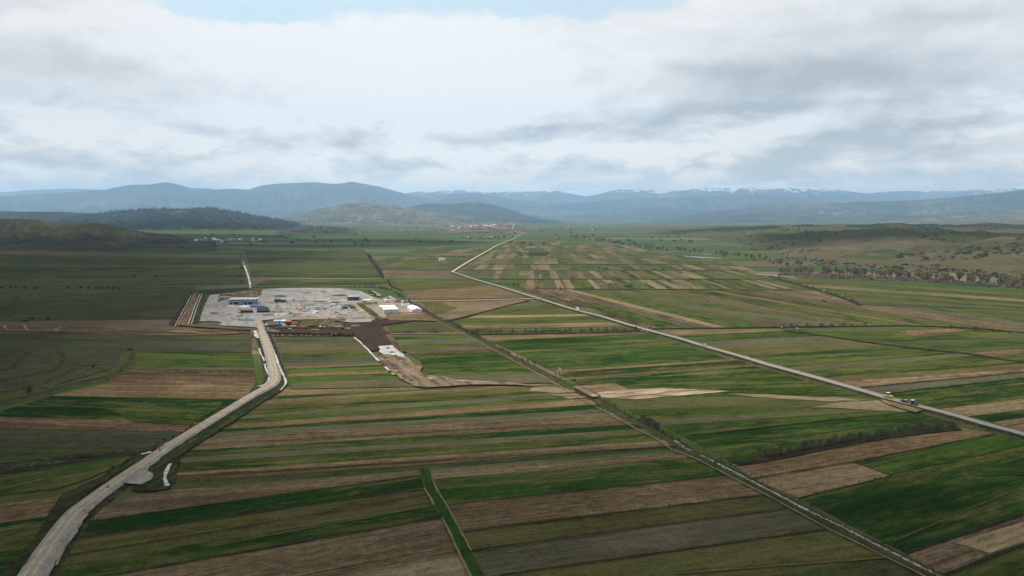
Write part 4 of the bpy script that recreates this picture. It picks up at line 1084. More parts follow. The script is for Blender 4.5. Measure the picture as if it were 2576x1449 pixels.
field('MD', [zB(0, 800), zB(900, 790), zB(960, 735), zB(1100, 725), zB(1350, 730), zB(1500, 690), zB(1640, 680), zB(2140, 685), zB(1900, 720), zB(1580, 770), zB(1600, 830), zB(1690, 880), zB(1700, 960), zB(1745, 1075), zB(1520, 1092), zB(1545, 1150), zB(1400, 1172),
             zB(1200, 960), zB(1110, 925), zB(700, 900), zB(-330, 880), zB(-320, 830)], name='bare_ground', base=0.5, jit=1.0)
field('BB', [zB(1700, 890), zB(1760, 960), zB(1850, 1090), zB(1960, 1180), zB(1880, 1190), zB(1745, 1080), zB(1640, 930)], name='bank', base=0.6, jit=0.8)
field('OL', [zB(300, 700), zB(620, 690), zB(640, 770), zB(330, 775)], name='rough_grass', base=0.6, jit=1.0)
field('GV', [zB(870, 670), zB(1030, 660), zB(1480, 655), zB(1400, 715), zB(1080, 720), zB(900, 700)], name='bare_ground', base=0.6, jit=0.6)
field('BB', [zB(230, 690), zB(640, 670), zB(1020, 665), zB(1000, 700), zB(640, 700), zB(250, 712)], name='bank', base=0.62, jit=0.5)
field('MU', [z2(1190, 480), z2(1330, 470), z2(1500, 500), z2(1570, 560), z2(1690, 590), z2(1650, 640), z2(1700, 680), z2(1900, 690), z2(2000, 728), z2(2300, 742), z2(2576, 755), z2(2900, 790), z2(2576, 778), z2(2200, 775), z2(1900, 795), z2(1700, 805), z2(1590, 790), z2(1430, 690), z2(1260, 560)], name='bare_ground', base=0.55, jit=1.0)
field('SD', [z2(1700, 705), z2(1760, 700), z2(1810, 720), z2(1740, 728)], name='bare_ground', base=0.7, jit=0.6)
field('SD', [z2(1980, 728), z2(2080, 732), z2(2400, 748), z2(2300, 754), z2(2080, 745)], name='bare_ground', base=0.7, jit=0.6)
def blotch(kind, px, py, rx, ry, base, name='bare_ground'):
    n_ = 11; s0 = rnd.uniform(0, 50)
    field(kind, [(px + rx * math.cos(6.283 * k / n_) * (0.55 + 0.9 * float(vnoise(k * 0.9 + s0, s0))), py + ry * math.sin(6.283 * k / n_) * (0.55 + 0.9 * float(vnoise(k * 0.9 + s0, 7.7)))) for k in range(n_)], name=name, base=base, jit=0.5)
for k in range(46):
    px, py = rnd.uniform(535, 930), rnd.uniform(732, 799)
    if px < 560 and py < 760: continue
    blotch(rnd.choice(['GB', 'GB', 'MU', 'GV', 'GY', 'BR']), px, py, rnd.uniform(5, 20), rnd.uniform(0.7, 2.2), 0.8)
for k in range(14):
    blotch(rnd.choice(['MU', 'BB', 'BR']), rnd.uniform(720, 960), rnd.uniform(812, 845), rnd.uniform(6, 18), rnd.uniform(0.8, 2.4), 0.62)
def pool(pts, z=0.85):
    W = [Vector((*G(p[0], p[1], z)[:2], 0)) for p in pts]
    me = poly_mesh(W, 'pool', 0, 0.8, None, z)
    return link('pool', me, M['water'], kind='structure')
pool([zB(1520, 1095), zB(1745, 1075), zB(1850, 1160), zB(1885, 1195), zB(1960, 1270), zB(2045, 1352), zB(1930, 1335), zB(1880, 1290), zB(1800, 1242), zB(1750, 1275), zB(1690, 1262), zB(1590, 1262), zB(1625, 1230), zB(1530, 1180), zB(1548, 1140)])
pool([z2(1570, 655), z2(1610, 660), z2(1640, 675), z2(1600, 674)])
pool([z2(850, 180), z2(900, 172), z2(905, 184), z2(870, 192)], 0.9)
field('MU', [zA(0, 845), zA(500, 850), zA(900, 880), zA(1300, 870), zA(1330, 895), zA(900, 905), zA(400, 880)], name='bare_ground', base=0.35, jit=1.2)
field('BB', [zA(430, 760), zA(980, 745), zA(1200, 790), zA(1660, 805), zA(1660, 845), zA(1200, 830), zA(600, 785)], name='bank', base=0.6, jit=0.5)
field('MU', [zA(1530, 850), zA(1570, 845), zA(1590, 900), zA(1560, 930), zA(1520, 915)], name='bare_ground', base=0.6, jit=0.4)
field('GB', [zA(1640, 845), zA(1690, 850), zA(1700, 930), zA(1640, 920), zA(1615, 880)], name='bare_ground', base=0.6, jit=0.4)
field('SD', [(6, 820), (12, 819), (24, 831), (18, 832)], name='bare_ground', base=0.4); field('SD', [(57, 817), (63, 818), (74, 832), (68, 832)], name='bare_ground', base=0.4)
field('MU', [(148, 821), (160, 824), (147, 837), (133, 832)], name='bare_ground', base=0.4)

# ------------------------------------------------------------------ plants
def leaf_mat(name, c1, c2, scale=0.6):
    m, t, bs = new_mat(name)
    g = t.new('ShaderNodeNewGeometry').outputs['Position']
    oi = t.new('ShaderNodeObjectInfo')
    n = t.noise(g, scale, 3.0, 0.6)
    c = t.mix(t.ss(n, 0.35, 0.65), c1, c2)
    s = t.vm('SCALE', c); t.l.new(t.lin(oi.outputs['Random'], 0, 1, 0.75, 1.25), s.node.inputs['Scale'])
    t.put(bs.inputs['Base Color'], s)
    bs.inputs['Specular IOR Level'].default_value = 0.05
    return m
M['twig'] = leaf_mat('bare_twigs', (0.062, 0.050, 0.042), (0.095, 0.080, 0.066))
M['bark'] = leaf_mat('bark', (0.050, 0.042, 0.034), (0.085, 0.072, 0.060))
M['budding'] = leaf_mat('budding_twigs', (0.19, 0.175, 0.085), (0.25, 0.225, 0.13))
M['grey_twig'] = leaf_mat('grey_twigs', (0.15, 0.13, 0.105), (0.20, 0.175, 0.145))
M['leaf'] = leaf_mat('dark_leaves', (0.022, 0.036, 0.014), (0.045, 0.060, 0.022))
M['willow'] = leaf_mat('willow_leaves', (0.150, 0.150, 0.040), (0.115, 0.125, 0.035))
M['blossom'] = leaf_mat('blossom', (0.62, 0.60, 0.55), (0.42, 0.41, 0.37))
M['conifer'] = leaf_mat('conifer_needles', (0.014, 0.024, 0.012), (0.026, 0.036, 0.018))
M['reed'] = leaf_mat('dry_reeds', (0.140, 0.105, 0.068), (0.095, 0.070, 0.046), 0.15)
M['weeds'] = leaf_mat('weeds', (0.040, 0.042, 0.024), (0.090, 0.080, 0.048), 0.3)

def spray(bm, p, r, size, rg, up=0.3, slim=0.5):
    """one leaf or twig sized face"""
    d = Vector((rg.gauss(0, 1), rg.gauss(0, 1), rg.gauss(0, 1) + up)).normalized()
    e = d.cross(Vector((rg.gauss(0, 1), rg.gauss(0, 1), rg.gauss(0, 1)))).normalized()
    s = size * rg.uniform(0.6, 1.4)
    a = [p - e * s * slim * 0.5, p + e * s * slim * 0.5, p + d * s]
    bm.faces.new([bm.verts.new(q) for q in a])

def limb(bm, a, b, ra, rb, k=5):
    ax = (b - a).normalized()
    e = ax.orthogonal().normalized(); f = ax.cross(e)
    A = [bm.verts.new(a + (e * math.cos(6.283 * i / k) + f * math.sin(6.283 * i / k)) * ra) for i in range(k)]
    B = [bm.verts.new(b + (e * math.cos(6.283 * i / k) + f * math.sin(6.283 * i / k)) * rb) for i in range(k)]
    for i in range(k):
        bm.faces.new((A[i], A[(i + 1) % k], B[(i + 1) % k], B[i]))

def plant_meshes(kind, seed):
    """(stem mesh, crown mesh) of a plant of unit height and width"""
    rg = random.Random(seed * 31 + len(kind))
    st, cr = bmesh.new(), bmesh.new()
    if kind == 'shrub':                        # leafless bush: many stems from the base
        for i in range(7):
            a = rg.uniform(0, 6.28); r = rg.uniform(0.12, 0.36)
            limb(st, Vector((0.06 * math.cos(a), 0.06 * math.sin(a), 0)), Vector((r * math.cos(a), r * math.sin(a), rg.uniform(0.5, 0.85))), 0.022, 0.006, 4)
        for i in range(330):
            a = rg.uniform(0, 6.28); v = rg.uniform(0, 1) ** 0.7; r = 0.5 * (1 - 0.55 * v ** 2.2) * rg.uniform(0.25, 1.0) ** 0.5 * (0.8 + 0.3 * math.sin(a * 3 + seed))
            spray(cr, Vector((r * math.cos(a), r * math.sin(a), 0.03 + v * 0.92)), r, 0.12, rg, 0.9, 0.35)
    elif kind == 'round':                      # leafy bush or small tree with lobes
        limb(st, Vector((0, 0, 0)), Vector((0.02, 0, 0.45)), 0.05, 0.03)
        lob = [(Vector((rg.uniform(-.25, .25), rg.uniform(-.25, .25), rg.uniform(0.35, 0.8))), rg.uniform(0.14, 0.27)) for i in range(8)]
        for c, r in lob:
            limb(st, Vector((0.02, 0, 0.35)), c, 0.025, 0.008, 4)
            for i in range(55):
                d = Vector((rg.gauss(0, 1), rg.gauss(0, 1), rg.gauss(0, 1))).normalized()
                spray(cr, c + d * r * rg.uniform(0.5, 1.05), r, 0.085, rg, 0.2, 0.8)
    elif kind == 'poplar':                     # tall bare tree with rising branches
        limb(st, Vector((0, 0, 0)), Vector((0.01, 0, 0.55)), 0.022, 0.012); limb(st, Vector((0.01, 0, 0.55)), Vector((0, 0.01, 0.95)), 0.012, 0.003)
        for i in range(22):
            z0 = rg.uniform(0.18, 0.8); a = rg.uniform(0, 6.28); L = rg.uniform(0.10, 0.22) * (1.15 - z0 * 0.6)
            b = Vector((L * math.cos(a), L * math.sin(a), z0 + L * rg.uniform(1.0, 1.7)))
            limb(st, Vector((0, 0, z0)), b, 0.008, 0.002, 3)
            for j in range(26):
                q = Vector((0, 0, z0)).lerp(b, rg.uniform(0.35, 1.1)) + Vector((rg.gauss(0, .03), rg.gauss(0, .03), rg.gauss(0, .035)))
                spray(cr, q, 0, 0.062, rg, 1.2, 0.42)
    elif kind == 'conifer':
        limb(st, Vector((0, 0, 0)), Vector((0, 0, 0.9)), 0.03, 0.008)
        for i in range(300):
            v = rg.uniform(0.05, 0.98); a = rg.uniform(0, 6.28); r = 0.30 * (1 - v) ** 0.8 * rg.uniform(0.5, 1.05)
            spray(cr, Vector((r * math.cos(a), r * math.sin(a), v)), r, 0.07, rg, -0.3, 0.7)
    return bm_mesh(st, 'trunk'), bm_mesh(cr, 'crown')

PM = {}
def plant(kind, name, mat, pos, h, wd, label, cat, group, rz=None):
    """a plant with its own trunk and crown; copies share mesh data"""
    key = (kind, mat, rnd.randrange(3))
    if key not in PM:
        s, c = plant_meshes(kind, key[2] + 1)
        s.materials.append(M['bark']); c.materials.append(M[mat])
        PM[key] = (s, c)
    s, c = PM[key]
    root = empty(name, pos, rnd.uniform(0, 6.28) if rz is None else rz)
    root.scale = (wd, wd, h)
    link('trunk', s, None, root); link('crown', c, None, root)
    return tag(root, label, cat, group)

def along(px, n, spread, jitter=True):
    """n points scattered along a picture polyline, spread metres to either side"""
    W = [G(*p) for p in px]
    L = [0]
    for a, b in zip(W, W[1:]): L.append(L[-1] + (b - a).length)
    out = []
    for i in range(n):
        s = L[-1] * ((i + rnd.uniform(0.1, 0.9)) / n)
        for j in range(len(W) - 1):
            if L[j] <= s <= L[j + 1]:
                a, b = W[j], W[j + 1]
                p = a.lerp(b, (s - L[j]) / max(1e-6, L[j + 1] - L[j]))
                d = (b - a).normalized()
                out.append(p + Vector((d.y, -d.x, 0)) * rnd.uniform(-spread, spread))
                break
    return out

def tufts(name, px, per_m, spread, hmin, hmax, mat, label, zb=0.45, slim=0.5, world=None):
    """weeds or reeds along a line: one mass of small blades"""
    W = world or [G(*p) for p in px]
    P = []; Fc = []
    for a, b in zip(W, W[1:]):
        L = (b - a).length
        d = (b - a).normalized(); nr = Vector((d.y, -d.x, 0))
        for i in range(int(L * per_m)):
            q = a.lerp(b, rnd.random()) + nr * rnd.gauss(0, spread * 0.5)
            den = float(vnoise(q.x * 0.09, q.y * 0.09))
            if rnd.random() > den * 1.5: continue
            h = rnd.uniform(hmin, hmax) * (0.5 + den)
            an = rnd.uniform(0, 6.28); e = Vector((math.cos(an), math.sin(an), 0)) * h * slim
            k = len(P)
            P += [tuple(q - e * 0.5 + Vector((0, 0, zb - 0.15))), tuple(q + e * 0.5 + Vector((0, 0, zb - 0.15))), tuple(q + Vector((rnd.gauss(0, .3) * h, rnd.gauss(0, .3) * h, zb + h)))]
            Fc.append((k, k + 1, k + 2))
    me = bpy.data.meshes.new(name); me.from_pydata(P, [], Fc); me.update()
    o = link(name, me, M[mat], kind='stuff')
    return tag(o, label, 'undergrowth' if mat != 'reed' else 'reeds')

tufts('undergrowth', DITCH, 7.0, 5.5, 0.25, 0.9, 'weeds', 'grey-brown weeds along the banks of the long diagonal ditch')
tufts('undergrowth', GRAVEL[1:], 4.0, 13.0, 0.2, 0.8, 'weeds', 'dark weeds on both banks of the pale gravel road')
tufts('undergrowth', [(2576, 1100), (2400, 1050), (2232, 1006), (2032, 950), (1863, 902), (1713, 857), (1575, 820), (1432, 780), (1315, 744)], 3.0, 5.0, 0.3, 1.0, 'weeds', 'brown weeds on the bank below the asphalt road')
tufts('reeds', [(440, 1213), (644, 1205), (919, 1184), (1056, 1177), (1206, 1165), (1288, 1160), (1438, 1148), (1600, 1136), (1700, 1129)], 7.0, 1.8, 0.3, 0.75, 'reed', 'dry brown reeds in the ditch across the near fields', 0.5, 0.25)
tufts('undergrowth', [(440, 1214), (644, 1206), (919, 1185), (1056, 1178), (1206, 1166)], 8.0, 1.8, 0.25, 0.7, 'weeds', 'dark weeds among the reeds of the field ditch')
tufts('reeds', [(978, 839), (1080, 838), (1178, 837)], 8.0, 3.0, 0.8, 2.0, 'reed', 'dry tan reeds behind the bright green strip below the works', 0.5, 0.3)
tufts('reeds', [(1290, 838), (1400, 837), (1440, 836.5)], 6.0, 2.5, 0.8, 1.8, 'reed', 'dry reddish reeds in the hedge line beside the asphalt road', 0.5, 0.3)

for k, (a, b) in enumerate(FURROWS):
    if a[1] > 840: FURROWS[k] = [G(*a), G(*b)]
balks = [q for q in FURROWS if isinstance(q, list)]
P_, F_ = [], []
for a, b in balks:
    d_ = (b - a).normalized(); nr_ = Vector((d_.y, -d_.x, 0)); L_ = (b - a).length
    for i in range(int(L_ * 5)):
        s_ = rnd.random() * L_
        if float(vnoise(s_ * 0.12 + a.x, a.y)) < 0.36: continue
        q = a + d_ * s_ + nr_ * rnd.gauss(0, 0.45); h = rnd.uniform(0.12, 0.42); an = rnd.uniform(0, 6.28); e_ = Vector((math.cos(an), math.sin(an), 0)) * h * 0.5
        k = len(P_); P_ += [tuple(q - e_ + Vector((0, 0, 0.4))), tuple(q + e_ + Vector((0, 0, 0.4))), tuple(q + Vector((rnd.gauss(0, .1), rnd.gauss(0, .1), 0.45 + h)))]; F_.append((k, k + 1, k + 2))
me = bpy.data.meshes.new('grass'); me.from_pydata(P_, [], F_); me.update()
tag(link('grass', me, M['weeds'], kind='stuff'), 'ragged grass growing on the balks between the fields', 'grass')
SH = 'shrub'
for p in along(DITCH[3:8], 34, 2.0):
    plant('shrub', SH, 'twig', p + Vector((0, 0, 0.5)), rnd.uniform(1.0, 2.6), rnd.uniform(1.6, 3.6), 'low leafless shrub on the long ditch above the blossoming tree', 'shrub', 'shrubs on the upper long ditch')
for p in along(DITCH[8:16], 30, 2.0):
    plant('shrub', SH, 'twig', p + Vector((0, 0, 0.5)), rnd.uniform(0.6, 1.6), rnd.uniform(1.2, 2.6), 'small leafless shrub on the long ditch below the bare tan bank', 'shrub', 'shrubs on the middle long ditch')
for p in along([(1615, 1062), (1640, 1074), (1662, 1086)], 9, 1.3):
    plant('shrub', SH, 'twig', p + Vector((0, 0, 0.5)), rnd.uniform(2.2, 3.4), rnd.uniform(3.0, 4.6), 'tall dark leafless thicket bush crowding the long ditch', 'shrub', 'thicket on the long ditch')
for p in along([(1905, 1154), (1932, 1150), (2107, 1116), (2257, 1090), (2400, 1075)], 44, 1.6):
    plant('shrub', SH, 'twig', p + Vector((0, 0, 0.4)), rnd.uniform(1.8, 3.6), rnd.uniform(2.6, 4.8), 'dark leafless hedge shrub between green field and ploughed brown field', 'shrub', 'hedge above the ploughed field')
for q, h in (((1943, 1146), 4.2), ((1895, 1150), 2.6)):
    plant('shrub', SH, 'willow', G(*q) + Vector((0, 0, 0.4)), h, h * 1.5, 'yellow-green budding willow bush at the end of the hedge', 'shrub', 'willow bushes by the hedge')
for p in along([(-60, 1193), (0, 1184), (125, 1168), (225, 1151), (325, 1139)], 26, 1.4):
    plant('shrub', SH, 'twig', p + Vector((0, 0, 0.4)), rnd.uniform(1.2, 2.4), rnd.uniform(2.4, 4.4), 'dark leafless hedge shrub beside the bend of the gravel road', 'shrub', 'hedge west of the gravel road')
for p in along([(240, 1206), (300, 1180), (350, 1150), (420, 1112), (520, 1050)], 16, 1.8):
    plant('shrub', 'bush', 'leaf', p + Vector((0, 0, 0.4)), rnd.uniform(0.8, 1.8), rnd.uniform(1.6, 3.0), 'dark bush on the west bank of the gravel road', 'shrub', 'bushes on the gravel road bank')
for p in along([(1180, 840), (1300, 838.5), (1460, 836), (1600, 832)], 24, 1.6):
    plant('shrub', SH, 'twig', p + Vector((0, 0, 0.4)), rnd.uniform(1.5, 4.0), rnd.uniform(2.5, 6.0), 'leafless shrub in the hedge line west of the asphalt road', 'shrub', 'hedge west of the asphalt road')
for p in along([(1930, 824), (2060, 823), (2180, 820)], 12, 1.2):
    plant('shrub', SH, 'twig', p + Vector((0, 0, 0.4)), rnd.uniform(1.5, 3.4), rnd.uniform(3.0, 7.0), 'leafless shrub in the ditch line east of the asphalt road', 'shrub', 'hedge east of the asphalt road')
for p in along([(2350, 826), (2450, 831), (2560, 842)], 7, 1.2):
    plant('shrub', 'bush', 'leaf', p + Vector((0, 0, 0.4)), rnd.uniform(1.5, 3.2), rnd.uniform(3.5, 7.0), 'dark green bush in the ditch line behind the diagonal grass ditch', 'shrub', 'bushes in the ditch line')
for p in along([(690, 846), (760, 847), (893, 846)], 20, 1.6):
    plant('round', 'bush', 'leaf', p + Vector((0, 0, 0.3)), rnd.uniform(1.6, 3.4), rnd.uniform(2.6, 5.0), 'rounded dark bush between the works and the near strips', 'shrub', 'bushes below the works')
for p in along([(880, 724), (930, 722), (985, 728)], 16, 3):
    plant('shrub', SH, 'twig', p, rnd.uniform(2, 4), rnd.uniform(3, 6), 'leafless shrub behind the gravel pad of the works', 'shrub', 'shrubs behind the works')
for p in along([(988, 735), (1008, 748), (1020, 757), (1040, 765)], 12, 3):
    plant('shrub', SH, 'twig', p, rnd.uniform(2, 4.5), rnd.uniform(3, 6), 'leafless shrub along the ditch behind the small blue container', 'shrub', 'shrubs behind the yard')
for p in along([(964, 698), (949, 675), (936, 658), (924, 640)], 18, 4):
    plant('shrub', SH, 'twig', p, rnd.uniform(2.5, 6), rnd.uniform(4, 9), 'leafless bush on the stream meeting the pale farm track', 'shrub', 'bushes on the stream')
for p in along([(604, 640), (612, 665), (607, 690), (615, 715)], 14, 4):
    plant('shrub', 'bush', 'leaf', p, rnd.uniform(2, 5), rnd.uniform(3, 8), 'dark bush beside the white stream west of the farm track', 'shrub', 'bushes by the white stream')
for q in ((172, 727), (204, 727.5), (222, 728), (244, 728), (256, 729), (268, 729), (286, 729), (300, 729.5), (5, 726), (25, 727), (38, 727), (62, 728), (90, 729)):
    plant('round', 'bush', 'leaf', G(*q), rnd.uniform(3, 5.5), rnd.uniform(5, 9), 'dark rounded bush in the row across the western pasture', 'shrub', 'bush row in the pasture')
for q in ((243, 680), (339, 697), (391, 698), (504, 700), (80, 804), (121, 805), (328, 884), (353, 658), (425, 668), (70, 988)):
    plant('round', 'bush', 'leaf', G(*q), rnd.uniform(2, 4), rnd.uniform(3, 7), 'lone dark bush standing in the western fields', 'shrub', 'lone bushes in the west')
for q in ((1303, 750 - 32), (1410, 727.5), (1352, 727), (1440, 702), (1520, 702), (1575, 680), (1648, 680), (1720, 680), (1505, 677), (1525, 677), (1612, 678), (1668, 680), (2073, 790 - 30), (1780, 761)):
    plant('round', 'bush', 'leaf', G(*q), rnd.uniform(2, 4), rnd.uniform(3, 6), 'small dark bush on a balk between the distant plots', 'shrub', 'bushes among the plots')
for r_ in range(4):
    for c_ in range(17):
        if rnd.random() < 0.12: continue
        plant('round', 'orchard_tree', 'leaf', G(1304 + c_ * 4.5 + (4 - r_) * 0.6, 637.5 + r_ * 2.2), rnd.uniform(3, 4), rnd.uniform(4, 5.5), 'small dark tree in the orchard grid among the distant plots', 'tree', 'orchard trees')
# blossoming trees
plant('round', 'blossom_tree', 'blossom', G(1408, 948) + Vector((0, 0, 0.4)), 5.2, 3.9, 'white blossoming tree on the bank of the long ditch', 'tree', None)
plant('round', 'blossom_tree', 'blossom', G(551, 1056) + Vector((0, 0, 0.4)), 1.8, 2.8, 'low whitish bush on the dark bank beside the gravel road', 'tree', None)
for q in ((1966, 827), (2006, 831)):
    plant('round', 'blossom_tree', 'blossom', G(*q), 2.6, 2.6, 'small white blossoming tree at the head of the diagonal grass ditch', 'tree', 'blossoming trees by the grass ditch')
for q in ((2072, 735), (2118, 749)):
    plant('round', 'blossom_tree', 'blossom', G(*q), 3.6, 5.0, 'white blossoming bush on the track to the river', 'tree', 'blossoming bushes on the track')
for p in along([(1938, 695), (2027, 720), (2119, 748), (2160, 766)], 26, 2):
    plant('shrub', 'bush', 'leaf', p, rnd.uniform(1.5, 3.2), rnd.uniform(2.5, 5), 'dark bush on the track down from the river', 'shrub', 'bushes on the river track')
# woods along the river
for p in along([(1978, 684), (2060, 690), (2150, 694), (2250, 699), (2330, 704), (2420, 712), (2500, 717), (2576, 721), (2700, 728)], 105, 30):
    plant('poplar', 'poplar_tree', rnd.choice(['grey_twig', 'budding', 'budding', 'grey_twig']), p, rnd.uniform(9, 19), rnd.uniform(20, 34), 'bare grey-green tree in the wood along the river', 'tree', 'trees along the river')
def scrub(name, spots, mat, label):
    """a thicket of many low bushes that nobody could count"""
    bm = bmesh.new(); rg = random.Random(5)
    for p, h, wd in spots:
        for i in range(46):
            a = rg.uniform(0, 6.28); v = rg.random() ** 0.8; r = 0.5 * wd * (1 - 0.6 * v * v) * rg.uniform(0.2, 1.0) ** 0.5
            spray(bm, p + Vector((r * math.cos(a), r * math.sin(a), v * h * 0.9)), r, max(h, wd) * 0.2, rg, 0.6, 0.6)
    return tag(link(name, bm_mesh(bm, name), M[mat], kind='stuff'), label, 'scrub')
scrub('scrub', [(p, rnd.uniform(3, 7), rnd.uniform(7, 14)) for p in along([(1960, 692), (2060, 696), (2150, 700), (2250, 704), (2330, 708), (2420, 716), (2500, 720), (2576, 724), (2700, 730)], 190, 20)], 'grey_twig', 'grey scrub at the foot of the river trees')
scrub('scrub', [(p, rnd.uniform(3, 6), rnd.uniform(6, 12)) for p in along([(1960, 690), (2100, 696), (2250, 702), (2400, 712), (2576, 722)], 60, 16)], 'budding', 'pale budding scrub among the river trees')
for q in ((2432, 712), (2520, 716), (2560, 718)):
    plant('round', 'willow_tree', 'willow', G(*q), 11, 12, 'yellow-green willow tree in the river wood', 'tree', 'willows in the river wood')
for p in along([(1440, 596), (1500, 604), (1560, 612), (1620, 622), (1700, 632), (1790, 640), (1860, 648), (1950, 662), (2040, 676)], 100, 42):
    plant('poplar', 'poplar_tree', rnd.choice(['grey_twig', 'grey_twig', 'budding']), p, rnd.uniform(8, 14), rnd.uniform(20, 36), 'bare grey tree in the belt upstream along the river bed', 'tree', 'trees upstream')
for p in along([(1180, 603), (1220, 606), (1250, 604), (1290, 598)], 14, 40):
    plant('poplar', 'poplar_tree', 'twig', p, rnd.uniform(12, 20), rnd.uniform(12, 20), 'slender bare tree by the road towards the far village', 'tree', 'trees by the village road')
# bushes scattered on the rolling land
spots, spots2, n = [], [], 0
while len(spots) + len(spots2) < 620:
    px, py = rnd.uniform(1850, 2750), rnd.uniform(572, 706)
    if py > np.interp(px, [1850, 2060, 2200, 2400, 2750], [622, 668, 682, 694, 712]): continue
    p = hill_top(px, py)
    if float(fbm(p.x / 130 + 3, p.y / 130, 3)) < 0.53: continue
    n += 1
    if n % 26 == 0:
        plant('round', 'blossom_tree', 'blossom', p, rnd.uniform(3, 5), rnd.uniform(4, 7), 'white blossoming tree on the rolling pasture beyond the river', 'tree', 'blossoming trees on the pasture')
    (spots if n % 3 else spots2).append((p - Vector((0, 0, 0.3)), rnd.uniform(2, 5), rnd.uniform(5, 14)))
scrub('scrub', spots, 'leaf', 'dark scrub scattered over the rolling pasture beyond the river')
scrub('scrub', spots2, 'grey_twig', 'grey leafless scrub scattered over the rolling pasture beyond the river')
# trees and bushes scattered over the far plain
for i in range(150):
    px, py = rnd.uniform(480, 1900), 566 + 52 * rnd.random() ** 1.4
    p = G(px, py)
    if float(fbm(p.x / 500 + 8, p.y / 700, 3)) < 0.45: continue
    plant('round', 'field_tree', 'leaf', p, rnd.uniform(6, 10), rnd.uniform(14, 34), 'dark tree clump on the far green plain', 'tree', 'trees on the far plain')

# conifer woods on the far hills, one mass
def wood(key, n, h0, h1, mat, label, lo=0.0, pred=None):
    V = HILLS[key]; R, C, _ = V.shape
    P, Fc = [], []
    while n:
        i = rnd.uniform(0, R * 0.70); j = rnd.uniform(0, C - 1.01)
        a, b = int(i), int(j); fi, fj = i - a, j - b
        q = (V[a, b] * (1 - fj) + V[a, b + 1] * fj) * (1 - fi) + (V[a + 1, b] * (1 - fj) + V[a + 1, b + 1] * fj) * fi
        n -= 1
        if q[2] < lo or (pred and fbm(q[0] / 300.0, q[1] / 300.0, 3) < pred): continue
        h = rnd.uniform(h0, h1); r = h * rnd.uniform(0.2, 0.34)
        k = len(P); s = rnd.uniform(0, 1)
        for e in range(5):
            an = 6.283 * e / 5 + s
            P.append((q[0] + math.cos(an) * r, q[1] + math.sin(an) * r, q[2] + h * 0.12))
        for e in range(5):
            an = 6.283 * e / 5 + s
            P.append((q[0] + math.cos(an) * r * 0.7, q[1] + math.sin(an) * r * 0.7, q[2] + h * 0.55))
        P.append((q[0], q[1], q[2] + h))
        for e in range(5):
            f_ = (e + 1) % 5
            Fc += [(k + e, k + f_, k + 5 + f_, k + 5 + e), (k + 5 + e, k + 5 + f_, k + 10)]
    me = bpy.data.meshes.new('forest'); me.from_pydata(P, [], Fc); me.update()
    return tag(link('forest', me, M[mat], kind='stuff'), label, 'forest')
wood('wood', 9500, 11, 27, 'conifer', 'dark conifer forest covering the hill behind the first village', 6, 0.36)
wood('wood2', 2500, 10, 16, 'conifer', 'blue-dark forest on the low ridge behind the terraced hill', 6)
wood('heath', 5000, 10, 18, 'conifer', 'scattered conifers on the pale heath hill', 6, 0.52)
wood('dark', 4000, 10, 18, 'conifer', 'dark woodland on the hill behind the white and red village', 6, 0.42)
wood('knoll', 500, 6, 11, 'conifer', 'small trees on the rocky knoll in the plain', 2)
wood('left', 700, 1.5, 3.5, 'leaf', 'low scrub on the bare terraced hill', 3, 0.56)
wood('wood', 3500, 10, 18, 'grey_twig', 'leafless grey woodland between the dark conifers of the forest hill', 6, 0.5)

# ------------------------------------------------------------------ building kit
M['white_steel'] = plain('white_steel', (0.78, 0.79, 0.79), 0.45, 0.0, 0.05)
M['grey_steel'] = plain('grey_steel', (0.40, 0.42, 0.44), 0.5, 0.0, 0.08)
M['blue_grey'] = plain('blue_grey_cladding', (0.20, 0.25, 0.29), 0.5, 0.0, 0.15)
M['dark_steel'] = plain('dark_steel', (0.055, 0.07, 0.085), 0.5, 0.0, 0.2)
M['black'] = plain('black_coating', (0.016, 0.017, 0.020), 0.4, 0.0, 0.2)
M['pipe_grey'] = plain('pipe_grey', (0.30, 0.33, 0.38), 0.45, 0.0, 0.1)
M['opening'] = plain('dark_opening', (0.02, 0.022, 0.026), 0.8, 0.0, 0.1)
M['glass'] = plain('dark_glass', (0.018, 0.022, 0.026), 0.08, 0.0, 0.05, spec=0.6)
M['blue'] = plain('blue_tarpaulin', (0.03, 0.14, 0.50), 0.5, 0.0, 0.25)
M['teal'] = plain('teal_paint', (0.05, 0.28, 0.36), 0.5)
M['pale_blue'] = plain('pale_blue_cladding', (0.38, 0.50, 0.57), 0.5, 0.0, 0.08)
M['red'] = plain('red_paint', (0.42, 0.07, 0.05), 0.5, 0.0, 0.15)
M['rust'] = plain('rusty_red', (0.17, 0.055, 0.035), 0.7, 0.0, 0.2)
M['orange_net'] = plain('orange_netting', (0.62, 0.16, 0.09), 0.8, 0.0, 0.2)
M['yellow'] = plain('yellow_paint', (0.52, 0.36, 0.03), 0.4, 0.0, 0.08)
M['cream'] = plain('cream_plaster', (0.60, 0.56, 0.47), 0.8, 0.0, 0.1)
M['olive'] = plain('olive_paint', (0.13, 0.12, 0.07), 0.6, 0.0, 0.15)
M['concrete'] = plain('concrete', (0.36, 0.35, 0.32), 0.85, 0.0, 0.12)
M['rubber'] = plain('rubber', (0.02, 0.02, 0.02), 0.8)
M['timber'] = plain('timber', (0.34, 0.24, 0.14), 0.8)
M['tile'] = plain('red_roof_tiles', (0.20, 0.105, 0.075), 0.8, 0.0, 0.2)
M['silver'] = plain('silver_paint', (0.42, 0.44, 0.46), 0.3, 0.3, 0.05)
M['navy'] = plain('dark_car_paint', (0.018, 0.022, 0.030), 0.25, 0.0, 0.05, spec=0.5)
M['tractor_blue'] = plain('tractor_blue', (0.03, 0.10, 0.22), 0.4)
M['soil_heap'] = plain('heaped_soil', (0.17, 0.13, 0.085), 0.95, 0.0, 0.3, 0.5, 0.0)
